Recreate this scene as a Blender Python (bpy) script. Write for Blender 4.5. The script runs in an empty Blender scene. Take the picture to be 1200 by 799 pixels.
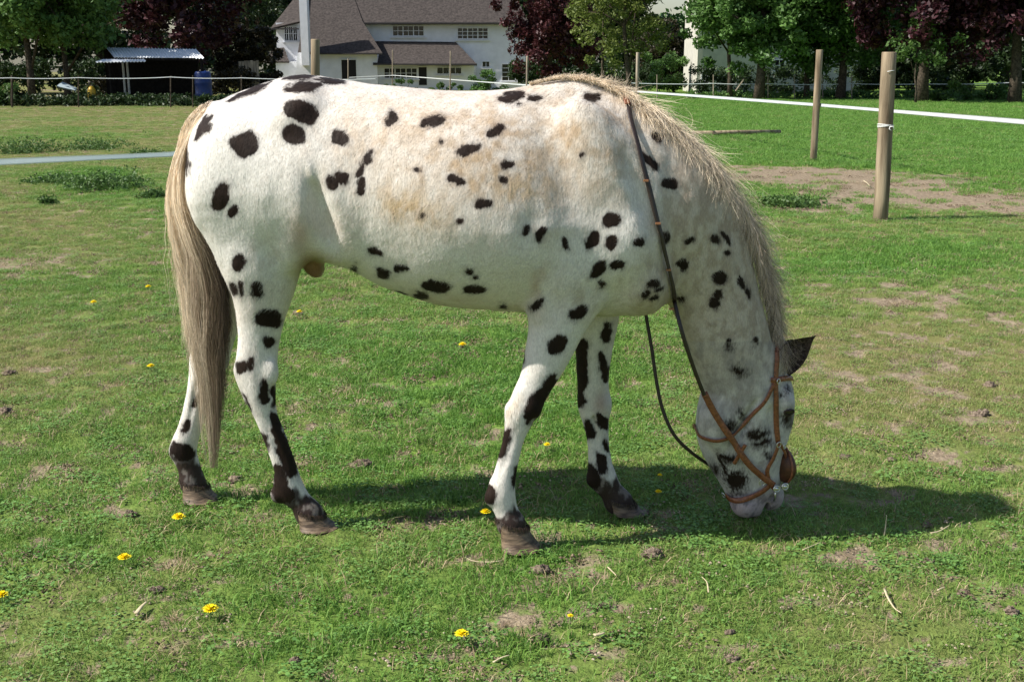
import bpy, bmesh, math, random, time
import numpy as np
from mathutils import Vector, Matrix
from mathutils.bvhtree import BVHTree
T0 = time.time()
rnd = random.Random(7)
rng = np.random.default_rng(11)
R = math.radians
sc = bpy.context.scene
col = sc.collection

# ---------------------------------------------------------------- camera
F, CX, CY, CAMH = 1350.0, 600.0, 399.5, 1.6
PITCH = math.atan((CY - 56.0) / F)
cam = bpy.data.cameras.new("camera"); camo = bpy.data.objects.new("camera", cam); col.objects.link(camo)
cam.sensor_width = 36.0; cam.lens = F / 1200.0 * 36.0
cam.clip_start = 0.05; cam.clip_end = 2000.0
camo.location = (0, 0, CAMH); camo.rotation_euler = (R(90) - PITCH, 0, 0)
sc.camera = camo
cp, sp = math.cos(PITCH), math.sin(PITCH)

# ---------------------------------------------------------------- sky, sun, exposure
SUN_EL, SUN_DIR = R(47), (-1.0, -0.20)          # direction towards the sun, in plan
w = bpy.data.worlds.new("World"); sc.world = w; w.use_nodes = True
nt = w.node_tree
bg = nt.nodes["Background"]
sky = nt.nodes.new("ShaderNodeTexSky"); sky.sky_type = 'NISHITA'; sky.sun_disc = False
sky.sun_elevation = SUN_EL
sky.sun_rotation = math.atan2(SUN_DIR[0], SUN_DIR[1])
sky.air_density = 1.0; sky.dust_density = 1.2; sky.ozone_density = 1.0
nt.links.new(sky.outputs[0], bg.inputs[0]); bg.inputs[1].default_value = 0.085
sl = bpy.data.lights.new("sun", 'SUN'); so = bpy.data.objects.new("sun", sl); col.objects.link(so)
sl.energy = 4.6; sl.angle = R(0.5); sl.color = (1.0, 0.955, 0.88)
dv = Vector((SUN_DIR[0], SUN_DIR[1], 0)).normalized() * math.cos(SUN_EL) + Vector((0, 0, math.sin(SUN_EL)))
so.rotation_euler = dv.to_track_quat('Z', 'Y').to_euler(); so.location = (-20, -5, 30)
sc.view_settings.view_transform = 'Standard'; sc.view_settings.look = 'None'
sc.view_settings.exposure = 0.74; sc.view_settings.gamma = 1.0
sc.view_settings.use_curve_mapping = False
sc.render.engine = 'CYCLES'

# ---------------------------------------------------------------- helpers
def ray(px, py):
    a, b = (px - CX) / F, (CY - py) / F
    return np.array([a, cp + b * sp, -sp + b * cp])
def P(px, py, Y):                              # the world point seen at a pixel, at distance Y
    d = ray(px, py); t = Y / d[1]
    return np.array([d[0] * t, Y, CAMH + d[2] * t])
def ppm(px, py, Y):                            # photo pixels per metre there
    d = ray(px, py); return F / (Y / d[1])
def proj(v):                                   # (n,3) world -> photo pixels
    v = np.asarray(v); x = v[:, 0]; y = v[:, 1]; z = v[:, 2] - CAMH
    dz = y * cp - z * sp; up = y * sp + z * cp
    return CX + F * x / dz, CY - F * up / dz

def _h(ix, iy, iz, s):
    n = (ix.astype(np.int64) * 374761393 + iy.astype(np.int64) * 668265263 + iz.astype(np.int64) * 2147483647 + s * 1274126177) & 0xffffffff
    n = ((n ^ (n >> 13)) * 1274126177) & 0xffffffff
    n = n ^ (n >> 16)
    return (n & 0xffff) / 65535.0
def vnoise(x, y, z=None, s=0):                 # value noise 0..1
    if z is None: z = np.zeros_like(x)
    xi, yi, zi = np.floor(x), np.floor(y), np.floor(z)
    fx, fy, fz = x - xi, y - yi, z - zi
    fx = fx * fx * (3 - 2 * fx); fy = fy * fy * (3 - 2 * fy); fz = fz * fz * (3 - 2 * fz)
    xi = xi.astype(np.int64); yi = yi.astype(np.int64); zi = zi.astype(np.int64)
    def L(a, b, t): return a + (b - a) * t
    c = [_h(xi + i, yi + j, zi + k, s) for k in (0, 1) for j in (0, 1) for i in (0, 1)]
    return L(L(L(c[0], c[1], fx), L(c[2], c[3], fx), fy), L(L(c[4], c[5], fx), L(c[6], c[7], fx), fy), fz)
def fbm(x, y, z=None, s=0, o=4):
    if z is None: z = np.zeros_like(x)
    a, t, n = 0, 0.5, 0
    for i in range(o):
        a = a + t * vnoise(x * 2 ** i, y * 2 ** i, z * 2 ** i, s + i * 17); n += t; t *= 0.5
    return a / n
def sstep(a, b, x):
    t = np.clip((x - a) / (b - a), 0, 1); return t * t * (3 - 2 * t)

def tag(o, label=None, cat=None, group=None, kind=None):
    if label: o["label"] = label
    if cat: o["category"] = cat
    if group: o["group"] = group
    if kind: o["kind"] = kind
    return o
def empty(name, loc, label=None, cat=None, group=None):
    o = bpy.data.objects.new(name, None); col.objects.link(o); o.location = loc
    o.empty_display_size = 0.1
    return tag(o, label, cat, group)
def np_mesh(name, verts, faces, mat=None, parent=None, smooth=False, origin=None):
    """faces: (n,k) array or list of lists"""
    me = bpy.data.meshes.new(name)
    verts = np.asarray(verts, dtype=np.float64)
    off = np.zeros(3) if parent is None and origin is None else np.array(origin if origin is not None else parent.matrix_basis.translation)
    if parent is not None and parent.parent is not None and origin is None:
        off = off + np.array(parent.parent.matrix_basis.translation)
    verts = verts - off
    if isinstance(faces, np.ndarray):
        n, k = faces.shape
        me.vertices.add(len(verts)); me.vertices.foreach_set("co", verts.astype(np.float32).ravel())
        me.loops.add(n * k); me.loops.foreach_set("vertex_index", faces.astype(np.int32).ravel())
        me.polygons.add(n)
        me.polygons.foreach_set("loop_start", np.arange(0, n * k, k, dtype=np.int32))
        me.polygons.foreach_set("loop_total", np.full(n, k, dtype=np.int32))
        me.update(calc_edges=True)
    else:
        me.from_pydata(verts.tolist(), [], faces)
    me.polygons.foreach_set("use_smooth", np.full(len(me.polygons), smooth))
    if mat: me.materials.append(mat)
    o = bpy.data.objects.new(name, me); col.objects.link(o)
    if parent is not None: o.parent = parent
    if origin is not None and parent is None: o.location = origin
    return o
class MB:
    """collects shapes into one mesh"""
    def __init__(s): s.v = []; s.f = []; s.n = 0
    def add(s, v, f):
        v = np.asarray(v, float); s.v.append(v); s.f += [[i + s.n for i in q] for q in f]; s.n += len(v); return s
    def box(s, c, d, rot=None):
        c = np.array(c, float); h = np.array(d, float) / 2
        v = np.array([[sx, sy, sz] for sx in (-1, 1) for sy in (-1, 1) for sz in (-1, 1)]) * h
        if rot is not None: v = v @ np.array(rot).T
        return s.add(v + c, [[0, 1, 3, 2], [4, 6, 7, 5], [0, 4, 5, 1], [2, 3, 7, 6], [0, 2, 6, 4], [1, 5, 7, 3]])
    def prism(s, poly, d):                     # polygon of 3d points, extruded by vector d
        a = np.array(poly, float); n = len(a); b = a + np.array(d, float)
        f = [list(range(n))[::-1], list(range(n, 2 * n))] + [[i, (i + 1) % n, n + (i + 1) % n, n + i] for i in range(n)]
        return s.add(np.vstack([a, b]), f)
    def tube(s, pts, rad, n=8, caps=True, flat=1.0, upv=None):
        pts = [np.array(p, float) for p in pts]; m = len(pts)
        if not hasattr(rad, '__len__'): rad = [rad] * m
        vs, fs = [], []
        prev = None
        for i in range(m):
            t = pts[min(i + 1, m - 1)] - pts[max(i - 1, 0)]; t /= (np.linalg.norm(t) + 1e-9)
            if upv is not None: a = np.array(upv[i] if hasattr(upv[0], '__len__') else upv, float)
            elif prev is not None: a = prev
            else: a = np.array([0, 0, 1.0]) if abs(t[2]) < .9 else np.array([1.0, 0, 0])
            a = a - t * a.dot(t); a /= (np.linalg.norm(a) + 1e-9); prev = a; b = np.cross(t, a)
            for k in range(n):
                th = 2 * math.pi * (k + .5) / n
                vs.append(pts[i] + rad[i] * (math.cos(th) * a * flat + math.sin(th) * b))
        for i in range(m - 1):
            for k in range(n):
                k2 = (k + 1) % n
                fs.append([i * n + k, i * n + k2, (i + 1) * n + k2, (i + 1) * n + k])
        if caps: fs.append(list(range(n))[::-1]); fs.append([(m - 1) * n + k for k in range(n)])
        return s.add(vs, fs)
    def build(s, name, mat=None, parent=None, smooth=False, origin=None):
        return np_mesh(name, np.vstack(s.v), s.f, mat, parent, smooth, origin)

# ---- materials
def mat(name, color=(.5, .5, .5), rough=.7, spec=.4, noise=0.0, nscale=20, bump=0.0, bscale=60, c2=None, metal=0.0, sub=0.0):
    m = bpy.data.materials.new(name); m.use_nodes = True; n = m.node_tree; b = n.nodes["Principled BSDF"]
    b.inputs["Roughness"].default_value = rough; b.inputs["Specular IOR Level"].default_value = spec
    b.inputs["Metallic"].default_value = metal
    b.inputs["Base Color"].default_value = (*color, 1)
    g = n.nodes.new("ShaderNodeNewGeometry")
    if noise or c2:
        t = n.nodes.new("ShaderNodeTexNoise"); t.inputs["Scale"].default_value = nscale; t.inputs["Detail"].default_value = 6
        n.links.new(g.outputs["Position"], t.inputs["Vector"])
        r = n.nodes.new("ShaderNodeValToRGB"); r.color_ramp.elements[0].position = .35; r.color_ramp.elements[1].position = .68
        r.color_ramp.elements[0].color = (*[c * (1 - noise) for c in color], 1)
        r.color_ramp.elements[1].color = (*(c2 or [min(1, c * (1 + noise)) for c in color]), 1)
        n.links.new(t.outputs[0], r.inputs[0]); n.links.new(r.outputs[0], b.inputs["Base Color"])
    if bump:
        t2 = n.nodes.new("ShaderNodeTexNoise"); t2.inputs["Scale"].default_value = bscale; t2.inputs["Detail"].default_value = 5
        n.links.new(g.outputs["Position"], t2.inputs["Vector"])
        bu = n.nodes.new("ShaderNodeBump"); bu.inputs["Strength"].default_value = 1; bu.inputs["Distance"].default_value = bump
        n.links.new(t2.outputs[0], bu.inputs["Height"]); n.links.new(bu.outputs[0], b.inputs["Normal"])
    return m
# ================================================================ the horse
def Ymid(px): return float(np.interp(px, [225, 300, 667, 760, 850, 890], [3.84, 3.81, 3.67, 3.65, 3.70, 3.75]))
def groundY(py):
    d = ray(600, py); return CAMH / -d[2] * d[1]
H = 0.0062
lo = np.array([-1.25, 3.20, -0.01]); hi = np.array([1.02, 4.22, 1.60])
dims = np.ceil((hi - lo) / H).astype(int) + 1
gx = lo[0] + H * np.arange(dims[0]); gy = lo[1] + H * np.arange(dims[1]); gz = lo[2] + H * np.arange(dims[2])
D = np.full(dims, 0.3, dtype=np.float32)
def win(mn, mx):
    a = np.clip(np.floor((np.array(mn) - lo) / H).astype(int), 0, dims - 1)
    b = np.clip(np.ceil((np.array(mx) - lo) / H).astype(int) + 1, 1, dims)
    return a, b
def merge(a, b, f, k):
    o = D[a[0]:b[0], a[1]:b[1], a[2]:b[2]]
    h = np.clip(.5 + .5 * (o - f) / k, 0, 1)
    o[...] = o * (1 - h) + f * h - k * h * (1 - h)
def cut(a, b, f, k):                           # smooth subtraction of f
    o = D[a[0]:b[0], a[1]:b[1], a[2]:b[2]]
    h = np.clip(.5 - .5 * (o + f) / k, 0, 1)
    o[...] = o * (1 - h) + (-f) * h + k * h * (1 - h)
def ell(px, py, Y, rx, ry, rz, rot=0, k=.03, yaw=0, sub=False):
    """ellipsoid: radii rx, rz in pixels, ry in metres, rot turns it in the picture plane"""
    c = P(px, py, Y); s = 1 / ppm(px, py, Y); r = np.array([rx * s, ry, rz * s]); m = r.max() + k * 2 + .01
    a, b = win(c - m, c + m)
    X, Yy, Z = np.meshgrid(gx[a[0]:b[0]] - c[0], gy[a[1]:b[1]] - c[1], gz[a[2]:b[2]] - c[2], indexing='ij')
    co, si = math.cos(R(rot)), math.sin(R(rot))
    U = X * co - Z * si; W = X * si + Z * co
    if yaw:
        cy, sy = math.cos(R(yaw)), math.sin(R(yaw)); U, Yy = U * cy + Yy * sy, -U * sy + Yy * cy
    q = np.sqrt((U / r[0]) ** 2 + (Yy / r[1]) ** 2 + (W / r[2]) ** 2)
    g = np.sqrt((U / r[0] ** 2) ** 2 + (Yy / r[1] ** 2) ** 2 + (W / r[2] ** 2) ** 2) + 1e-6
    f = q * (q - 1) / g
    (cut if sub else merge)(a, b, f.astype(np.float32), k)
def sweep(pts, k=.03, p=2.0, sub=6):
    """pts: (px, py, Y, r in pixels in the picture plane, lateral r in metres)"""
    c = np.array([P(q[0], q[1], q[2]) for q in pts]); r = np.array([[q[3] / ppm(*q[:3]), q[4]] for q in pts])
    n = len(pts); t = np.arange(n); tt = np.linspace(0, n - 1, (n - 1) * sub + 1)
    def cr(v):                                 # Catmull-Rom
        v = np.vstack([2 * v[0] - v[1], v, 2 * v[-1] - v[-2]]); out = []
        for u in tt:
            i = min(int(u), n - 2); x = u - i; a, b_, c_, d = v[i:i + 4]
            out.append(.5 * ((2 * b_) + (-a + c_) * x + (2 * a - 5 * b_ + 4 * c_ - d) * x * x + (-a + 3 * b_ - 3 * c_ + d) * x ** 3))
        return np.array(out)
    c = cr(c); r = np.maximum(cr(r), .003)
    m = r.max(axis=1) + k + .02
    a0, b0 = win((c - m[:, None]).min(0), (c + m[:, None]).max(0))
    out = np.full(b0 - a0, 9.0, dtype=np.float32)
    for i in range(len(c) - 1):
        mm = max(m[i], m[i + 1]); a, b = win(np.minimum(c[i], c[i + 1]) - mm, np.maximum(c[i], c[i + 1]) + mm)
        a = np.maximum(a, a0); b = np.minimum(b, b0)
        X, Yy, Z = np.meshgrid(gx[a[0]:b[0]] - c[i][0], gy[a[1]:b[1]] - c[i][1], gz[a[2]:b[2]] - c[i][2], indexing='ij')
        d = c[i + 1] - c[i]; L = d.dot(d)
        T = np.clip((X * d[0] + Yy * d[1] + Z * d[2]) / L, 0, 1)
        X = X - T * d[0]; Yy = Yy - T * d[1]; Z = Z - T * d[2]
        ri = r[i][0] + (r[i + 1][0] - r[i][0]) * T; rl = r[i][1] + (r[i + 1][1] - r[i][1]) * T
        ip = np.sqrt(X * X + Z * Z)
        if p != 2: q = ((ip / ri) ** p + (np.abs(Yy) / rl) ** p) ** (1 / p)
        else: q = np.sqrt((ip / ri) ** 2 + (Yy / rl) ** 2)
        g = np.sqrt((ip / ri ** 2) ** 2 + (Yy / rl ** 2) ** 2) + 1e-6
        f = q * (q - 1) / g
        s = tuple(slice(a[j] - a0[j], b[j] - a0[j]) for j in range(3))
        out[s] = np.minimum(out[s], f)
    merge(a0, b0, out, k)

# --- trunk: px, top, bottom, half width (m), egg (narrow on top > 0)
TR = np.array([
 [222, 178, 214, .05, 0], [230, 152, 240, .12, .0], [242, 138, 262, .185, .05], [262, 119.5, 285, .225, .08], [290, 106, 300, .255, .12],
 [320, 95, 306, .275, .14], [355, 88.5, 306, .28, .10], [400, 93.5, 312, .275, .06], [450, 99.5, 337, .295, .05],
 [500, 105, 353, .325, .05], [550, 107.5, 361, .335, .08], [600, 104, 364, .32, .18], [640, 96, 366, .285, .35],
 [665, 93, 367, .25, .45], [690, 96.5, 370, .225, .42], [720, 109, 372, .205, .35], [748, 131, 367, .18, .2], [775, 165, 357, .13, 0], [790, 200, 335, .05, 0]])
XS, ZT, ZB = [], [], []
for q in TR:
    a = P(q[0], q[1], Ymid(q[0])); b = P(q[0], q[2], Ymid(q[0]) - .03); XS.append((a[0] + b[0]) / 2); ZT.append(a[2]); ZB.append(b[2])
XS = np.array(XS); ZT = np.array(ZT); ZB = np.array(ZB)
def smooth_interp(x, xs, ys):
    m = np.gradient(ys, xs); i = np.clip(np.searchsorted(xs, x) - 1, 0, len(xs) - 2)
    h = xs[i + 1] - xs[i]; t = np.clip((x - xs[i]) / h, 0, 1)
    return (2 * t**3 - 3 * t**2 + 1) * ys[i] + (t**3 - 2 * t**2 + t) * h * m[i] + (-2 * t**3 + 3 * t**2) * ys[i + 1] + (t**3 - t**2) * h * m[i + 1]
a, b = win((XS[0], 3.2, .5), (XS[-1], 4.2, 1.6))
xx = gx[a[0]:b[0]]; xx = np.clip(xx, XS[0], XS[-1])
zt = smooth_interp(xx, XS, ZT); zb = smooth_interp(xx, XS, ZB); hw = smooth_interp(xx, XS, TR[:, 3]); eg = smooth_interp(xx, XS, TR[:, 4])
ym = np.array([Ymid(600 + F * v / 3.75 * 1.0) for v in xx])
zc = (zt + zb) / 2; rz = np.maximum((zt - zb) / 2, .02)
TT = ((gz[a[2]:b[2]][None, None, :] - zc[:, None, None]) / rz[:, None, None])
tcl = np.clip(TT, -1, 1)
# ribs are widest a little below the middle; the top narrows to the spine
HWf = hw[:, None, None] * (1 - eg[:, None, None] * np.clip(tcl + .15, 0, 1.2) - .06 * np.clip(-tcl, 0, 1))
YY = (gy[a[1]:b[1]][None, :, None] - ym[:, None, None]) / HWf
pw = 2.15
q = (np.abs(YY) ** pw + np.abs(TT) ** pw) ** (1 / pw)
g = np.sqrt((YY / HWf) ** 2 + (TT / rz[:, None, None]) ** 2) + 1e-6
f = (q * (q - 1) / g).astype(np.float32)
D[a[0]:b[0], a[1]:b[1], a[2]:b[2]] = np.minimum(D[a[0]:b[0], a[1]:b[1], a[2]:b[2]], f)

# --- neck
sweep([(712, 215, Ymid(712), 96, .165), (765, 240, Ymid(765), 84, .145), (798, 270, Ymid(798), 70, .125), (830, 327, Ymid(830), 54, .102),
       (850, 384, Ymid(850), 48.5, .086), (862, 425, Ymid(862), 46, .08), (872, 452, Ymid(872), 44, .08)], k=.05)
ell(716, 180, Ymid(716), 34, .09, 70, rot=-38, k=.05)                 # crest into the withers
ell(752, 322, Ymid(752), 34, .17, 40, rot=0, k=.06)                   # breast
# --- head
hy = 3.755
sweep([(876, 440, hy - .01, 40, .078), (877, 462, hy, 51, .088), (874, 482, hy, 56, .092), (871, 502, hy, 54, .083), (872, 522, hy, 47, .070),
       (876, 542, hy, 40, .060), (880, 562, hy + .005, 34, .055), (882, 578, hy + .01, 28, .052)], k=.03, p=2.3)
ell(873, 590, hy - .012, 16.5, .045, 16, rot=10, k=.012)             # lower lip and chin
ell(904, 578, hy + .012, 14, .052, 20, rot=-8, k=.010)               # nose and upper lip
ell(846, 492, hy - .055, 27, .042, 33, rot=15, k=.03)                # cheek
ell(846, 492, hy + .055, 27, .042, 33, rot=15, k=.03)
for s in (-1, 1):
    ell(921, 470, hy + s * .062, 10, .030, 17, rot=-10, k=.02)       # brow
    ell(898, 520, hy + s * .050, 6, .018, 34, rot=-8, k=.025)        # facial crest
    ell(903, 579, hy + .01 + s * .046, 6, .014, 9, rot=20, k=.01)    # nostril rim
ell(905, 418, Ymid(890), 14, .07, 20, k=.03)                          # poll
ell(836, 540, hy - .055, 5, .022, 30, rot=-28, k=.02, sub=True)       # groove behind the jaw bar
ell(870, 505, hy - .105, 5, .03, 40, rot=22, k=.02, sub=True)
ell(905, 500, hy - .09, 6, .02, 24, rot=-8, k=.02, sub=True)
ell(895, 598, hy, 2.6, .10, 15, rot=8, k=.008, sub=True)             # gap between the lips
ell(904, 583, hy - .042, 3.0, .014, 5.0, rot=22, k=.006, sub=True)   # nostril
# --- quarters
YN, YF = -.135, .135
for s in (-1, 1):
    ell(292, 180, 3.81 + s * .10, 62, .140, 62, rot=-20, k=.06)      # croup muscle
    ell(345, 135, 3.79 + s * .14, 34, .09, 22, rot=-35, k=.06)       # point of hip
    ell(254, 214, 3.82 + s * .12, 26, .10, 52, rot=16, k=.06)        # buttock
    ell(336, 222, 3.81 + s * .15, 50, .088, 66, rot=8, k=.08)       # front of the thigh
def leg(side, pts, hoofY, midpx, k=.035):
    up = Ymid(midpx) + side * pts[0][4]
    y0, y1 = pts[0][1], pts[-1][1]
    out = []
    for q in pts:
        t = (q[1] - y0) / (y1 - y0); t = sstep(0.0, 1.0, np.array(t)) * .4 + t * .6
        out.append((q[0], q[1], up + (hoofY - up) * float(t), q[2], q[3]))
    sweep(out, k=k); return out
HY = dict(nh=groundY(618), oh=groundY(585), nf=groundY(642), of=groundY(600))
for s in (-1, 1): ell(392, 238, 3.80 + s * .195, 50, .105, 66, rot=-14, k=.07)   # flank
# near hind
nh = leg(-1, [(288, 226, 66, .13, .112), (299, 268, 57, .116), (305, 303, 48, .108), (308, 336, 37, .085), (306, 366, 29, .064), (303, 398, 24.5, .05),
          (301, 430, 24, .047), (304, 458, 19.5, .042), (312, 488, 13.6, .029), (325, 521, 13, .027), (335, 550, 13.6, .029), (339, 571, 17.5, .036),
          (353, 588, 13.8, .030), (362, 601, 17, .037)], HY['nh'], 300)
oh = leg(1, [(274, 226, 60, .13, .125), (276, 275, 54, .120), (272, 320, 42, .10), (263, 356, 30, .07), (255, 386, 23, .052),
          (246, 418, 22, .047), (237, 450, 16.5, .04), (228, 480, 13.5, .03), (221, 505, 13.5, .029), (215, 527, 15, .034),
          (222, 548, 12.6, .030), (227, 566, 15.5, .036)], HY['oh'], 300)
ell(349, 275, 3.81 - .17, 20, .07, 42, rot=12, k=.05)                # stifle
ell(349, 275, 3.81 + .17, 20, .07, 42, rot=12, k=.05)
def hock(lg, i, x, y, s=-1):
    Yk = lg[i][2]
    sweep([(x + 7, y - 38, Yk, 5, .009), (x + 3, y - 16, Yk, 6.5, .013), (x, y, Yk, 8, .017), (x + 10, y + 30, Yk, 6, .014)], k=.012, sub=4)
hock(nh, 6, 281, 437); hock(oh, 5, 231, 424)
ell(318, 436, nh[6][2] - .028, 9, .02, 16, k=.02); ell(258, 420, oh[5][2], 9, .04, 15, k=.02)
# fore legs
nf = leg(-1, [(668, 322, 52, .085, .125), (662, 352, 41, .075), (652, 383, 33, .064), (643, 412, 28, .054), (630, 444, 21.5, .043), (619, 466, 20, .041),
          (610, 486, 18, .038), (603, 510, 13.2, .027), (597, 534, 12.2, .025), (592, 556, 13.2, .028), (588, 577, 16.5, .035),
          (594, 599, 14, .031), (599, 613, 17.5, .038)], HY['nf'], 667)
of = leg(1, [(690, 335, 42, .08, .115), (695, 368, 30, .07), (696, 398, 23, .056), (695, 428, 19.5, .048), (695, 452, 18, .043), (696, 474, 19, .042),
          (698, 494, 15, .036), (701, 518, 13, .028), (703, 540, 14, .028), (706, 559, 17, .036), (716, 575, 13.8, .032), (725, 588, 17, .038)], HY['of'], 667)
ell(623, 474, nf[5][2], 12, .045, 17, rot=-22, k=.012)               # knee
ell(598, 482, nf[5][2], 6, .026, 11, rot=-15, k=.012)
ell(576, 582, HY['nf'], 8, .026, 10, rot=20, k=.014); ell(694, 562, HY['of'], 7, .026, 9, k=.014)   # ergots
ell(325, 580, HY['nh'], 8, .026, 10, rot=-20, k=.014); ell(206, 529, HY['oh'], 7, .026, 9, k=.014)
ell(704, 474, of[5][2], 12, .044, 17, rot=0, k=.015)
# tendon grooves on both sides of the cannons
for lg, i, off in ((nf, 8, -3), (of, 7, -3), (nh, 9, -4), (oh, 7, -4)):
    x, y, Yc, r_, rl = lg[i]
    for s in (-1, 1): ell(x + off, y, Yc + s * (rl + .008), 3.2, .014, 36, rot=(20 if lg is nf else (-24 if lg is nh else (14 if lg is oh else -6))), k=.008, sub=True)
# shoulder and arm masses
for s in (-1, 1):
    ell(705, 205, 3.655 + s * .13, 40, .075, 92, rot=-22, k=.07)     # shoulder blade
    ell(728, 285, 3.655 + s * .135, 38, .085, 44, rot=30, k=.06)     # point of shoulder
    ell(668, 298, 3.67 + s * .155, 38, .07, 52, rot=28, k=.05)       # triceps
ell(638, 352, 3.67 - .14, 15, .05, 26, rot=20, k=.035)               # elbow
ell(638, 352, 3.67 + .14, 15, .05, 26, rot=20, k=.035)
ell(364, 303, 3.79, 13, .045, 24, rot=-25, k=.02)                    # sheath
# flank fold and creases
ell(380, 262, 3.81 - .30, 9, .03, 46, rot=-12, k=.06, sub=True)
ell(628, 250, 3.67 - .33, 9, .035, 80, rot=10, k=.05, sub=True)
ell(740, 190, 3.655 - .225, 7, .035, 90, rot=-20, k=.04, sub=True)
# dock of the tail
sweep([(250, 140, 3.84, 20, .05), (232, 152, 3.86, 15, .035), (220, 175, 3.885, 11, .026), (214, 205, 3.90, 9, .02), (213, 240, 3.90, 6, .014)], k=.025)

# --- surface nets
def surface_nets(D):
    ins = D < 0
    c8 = [ins[i:D.shape[0] - 1 + i, j:D.shape[1] - 1 + j, k:D.shape[2] - 1 + k] for i in (0, 1) for j in (0, 1) for k in (0, 1)]
    cnt = sum(c.astype(np.int8) for c in c8)
    act = (cnt > 0) & (cnt < 8)
    ii = np.argwhere(act)
    idx = np.full(act.shape, -1, dtype=np.int32); idx[act] = np.arange(len(ii))
    cor = [(i, j, k) for i in (0, 1) for j in (0, 1) for k in (0, 1)]
    V = np.stack([D[ii[:, 0] + i, ii[:, 1] + j, ii[:, 2] + k] for i, j, k in cor], 1)
    acc = np.zeros((len(ii), 3)); n = np.zeros(len(ii))
    for a in range(8):
        for b in range(a + 1, 8):
            ca, cb = np.array(cor[a]), np.array(cor[b])
            if np.abs(ca - cb).sum() != 1: continue
            m = (V[:, a] < 0) != (V[:, b] < 0)
            t = V[m, a] / (V[m, a] - V[m, b])
            acc[m] += ca + t[:, None] * (cb - ca); n[m] += 1
    verts = lo + H * (ii + acc / n[:, None])
    quads = []
    for ax in range(3):
        sl0 = [slice(None)] * 3; sl1 = [slice(None)] * 3
        sl0[ax] = slice(0, -1); sl1[ax] = slice(1, None)
        u, v = [x for x in range(3) if x != ax]
        for s in (sl0, sl1):
            s[u] = slice(1, -1); s[v] = slice(1, -1)
        A = ins[tuple(sl0)]; B = ins[tuple(sl1)]
        e = np.argwhere(A != B); fl = A[e[:, 0], e[:, 1], e[:, 2]]
        e = e.copy(); e[:, u] += 1; e[:, v] += 1
        def cell(du, dv):
            x = e.copy(); x[:, u] -= du; x[:, v] -= dv; return idx[x[:, 0], x[:, 1], x[:, 2]]
        q = np.stack([cell(1, 1), cell(0, 1), cell(0, 0), cell(1, 0)], 1)
        flip = fl if ax != 1 else ~fl
        q[~flip] = q[~flip][:, ::-1]
        quads.append(q)
    return verts, np.vstack(quads)
hv, hf = surface_nets(D)
# light smoothing
e = np.vstack([hf[:, [0, 1]], hf[:, [1, 2]], hf[:, [2, 3]], hf[:, [3, 0]]])
def lap(v, it, lam):
    for _ in range(it):
        s = np.zeros_like(v); n = np.zeros(len(v))
        for c in range(3):
            s[:, c] = np.bincount(e[:, 0], v[e[:, 1], c], len(v)) + np.bincount(e[:, 1], v[e[:, 0], c], len(v))
        n = np.bincount(e[:, 0], minlength=len(v)) + np.bincount(e[:, 1], minlength=len(v))
        v = v + lam * (s / n[:, None] - v)
    return v
hv = lap(lap(hv, 1, .5), 2, .5)
def normals(v, f):
    n = np.cross(v[f[:, 2]] - v[f[:, 0]], v[f[:, 3]] - v[f[:, 1]]); o = np.zeros_like(v)
    for k in range(4):
        for c in range(3): o[:, c] += np.bincount(f[:, k], n[:, c], len(v))
    return o / (np.linalg.norm(o, axis=1)[:, None] + 1e-12)
hn = normals(hv, hf)
# muscle and skin relief, fetlock feathers
big = fbm(hv[:, 0] * 9, hv[:, 1] * 9, hv[:, 2] * 6, 3, 3) - .5
fine = fbm(hv[:, 0] * 40, hv[:, 1] * 40, hv[:, 2] * 28, 5, 3) - .5
hv = hv + hn * (big * .009 + fine * .0022)[:, None]
hn = normals(hv, hf)
print("horse", len(hv), time.time() - T0)
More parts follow.
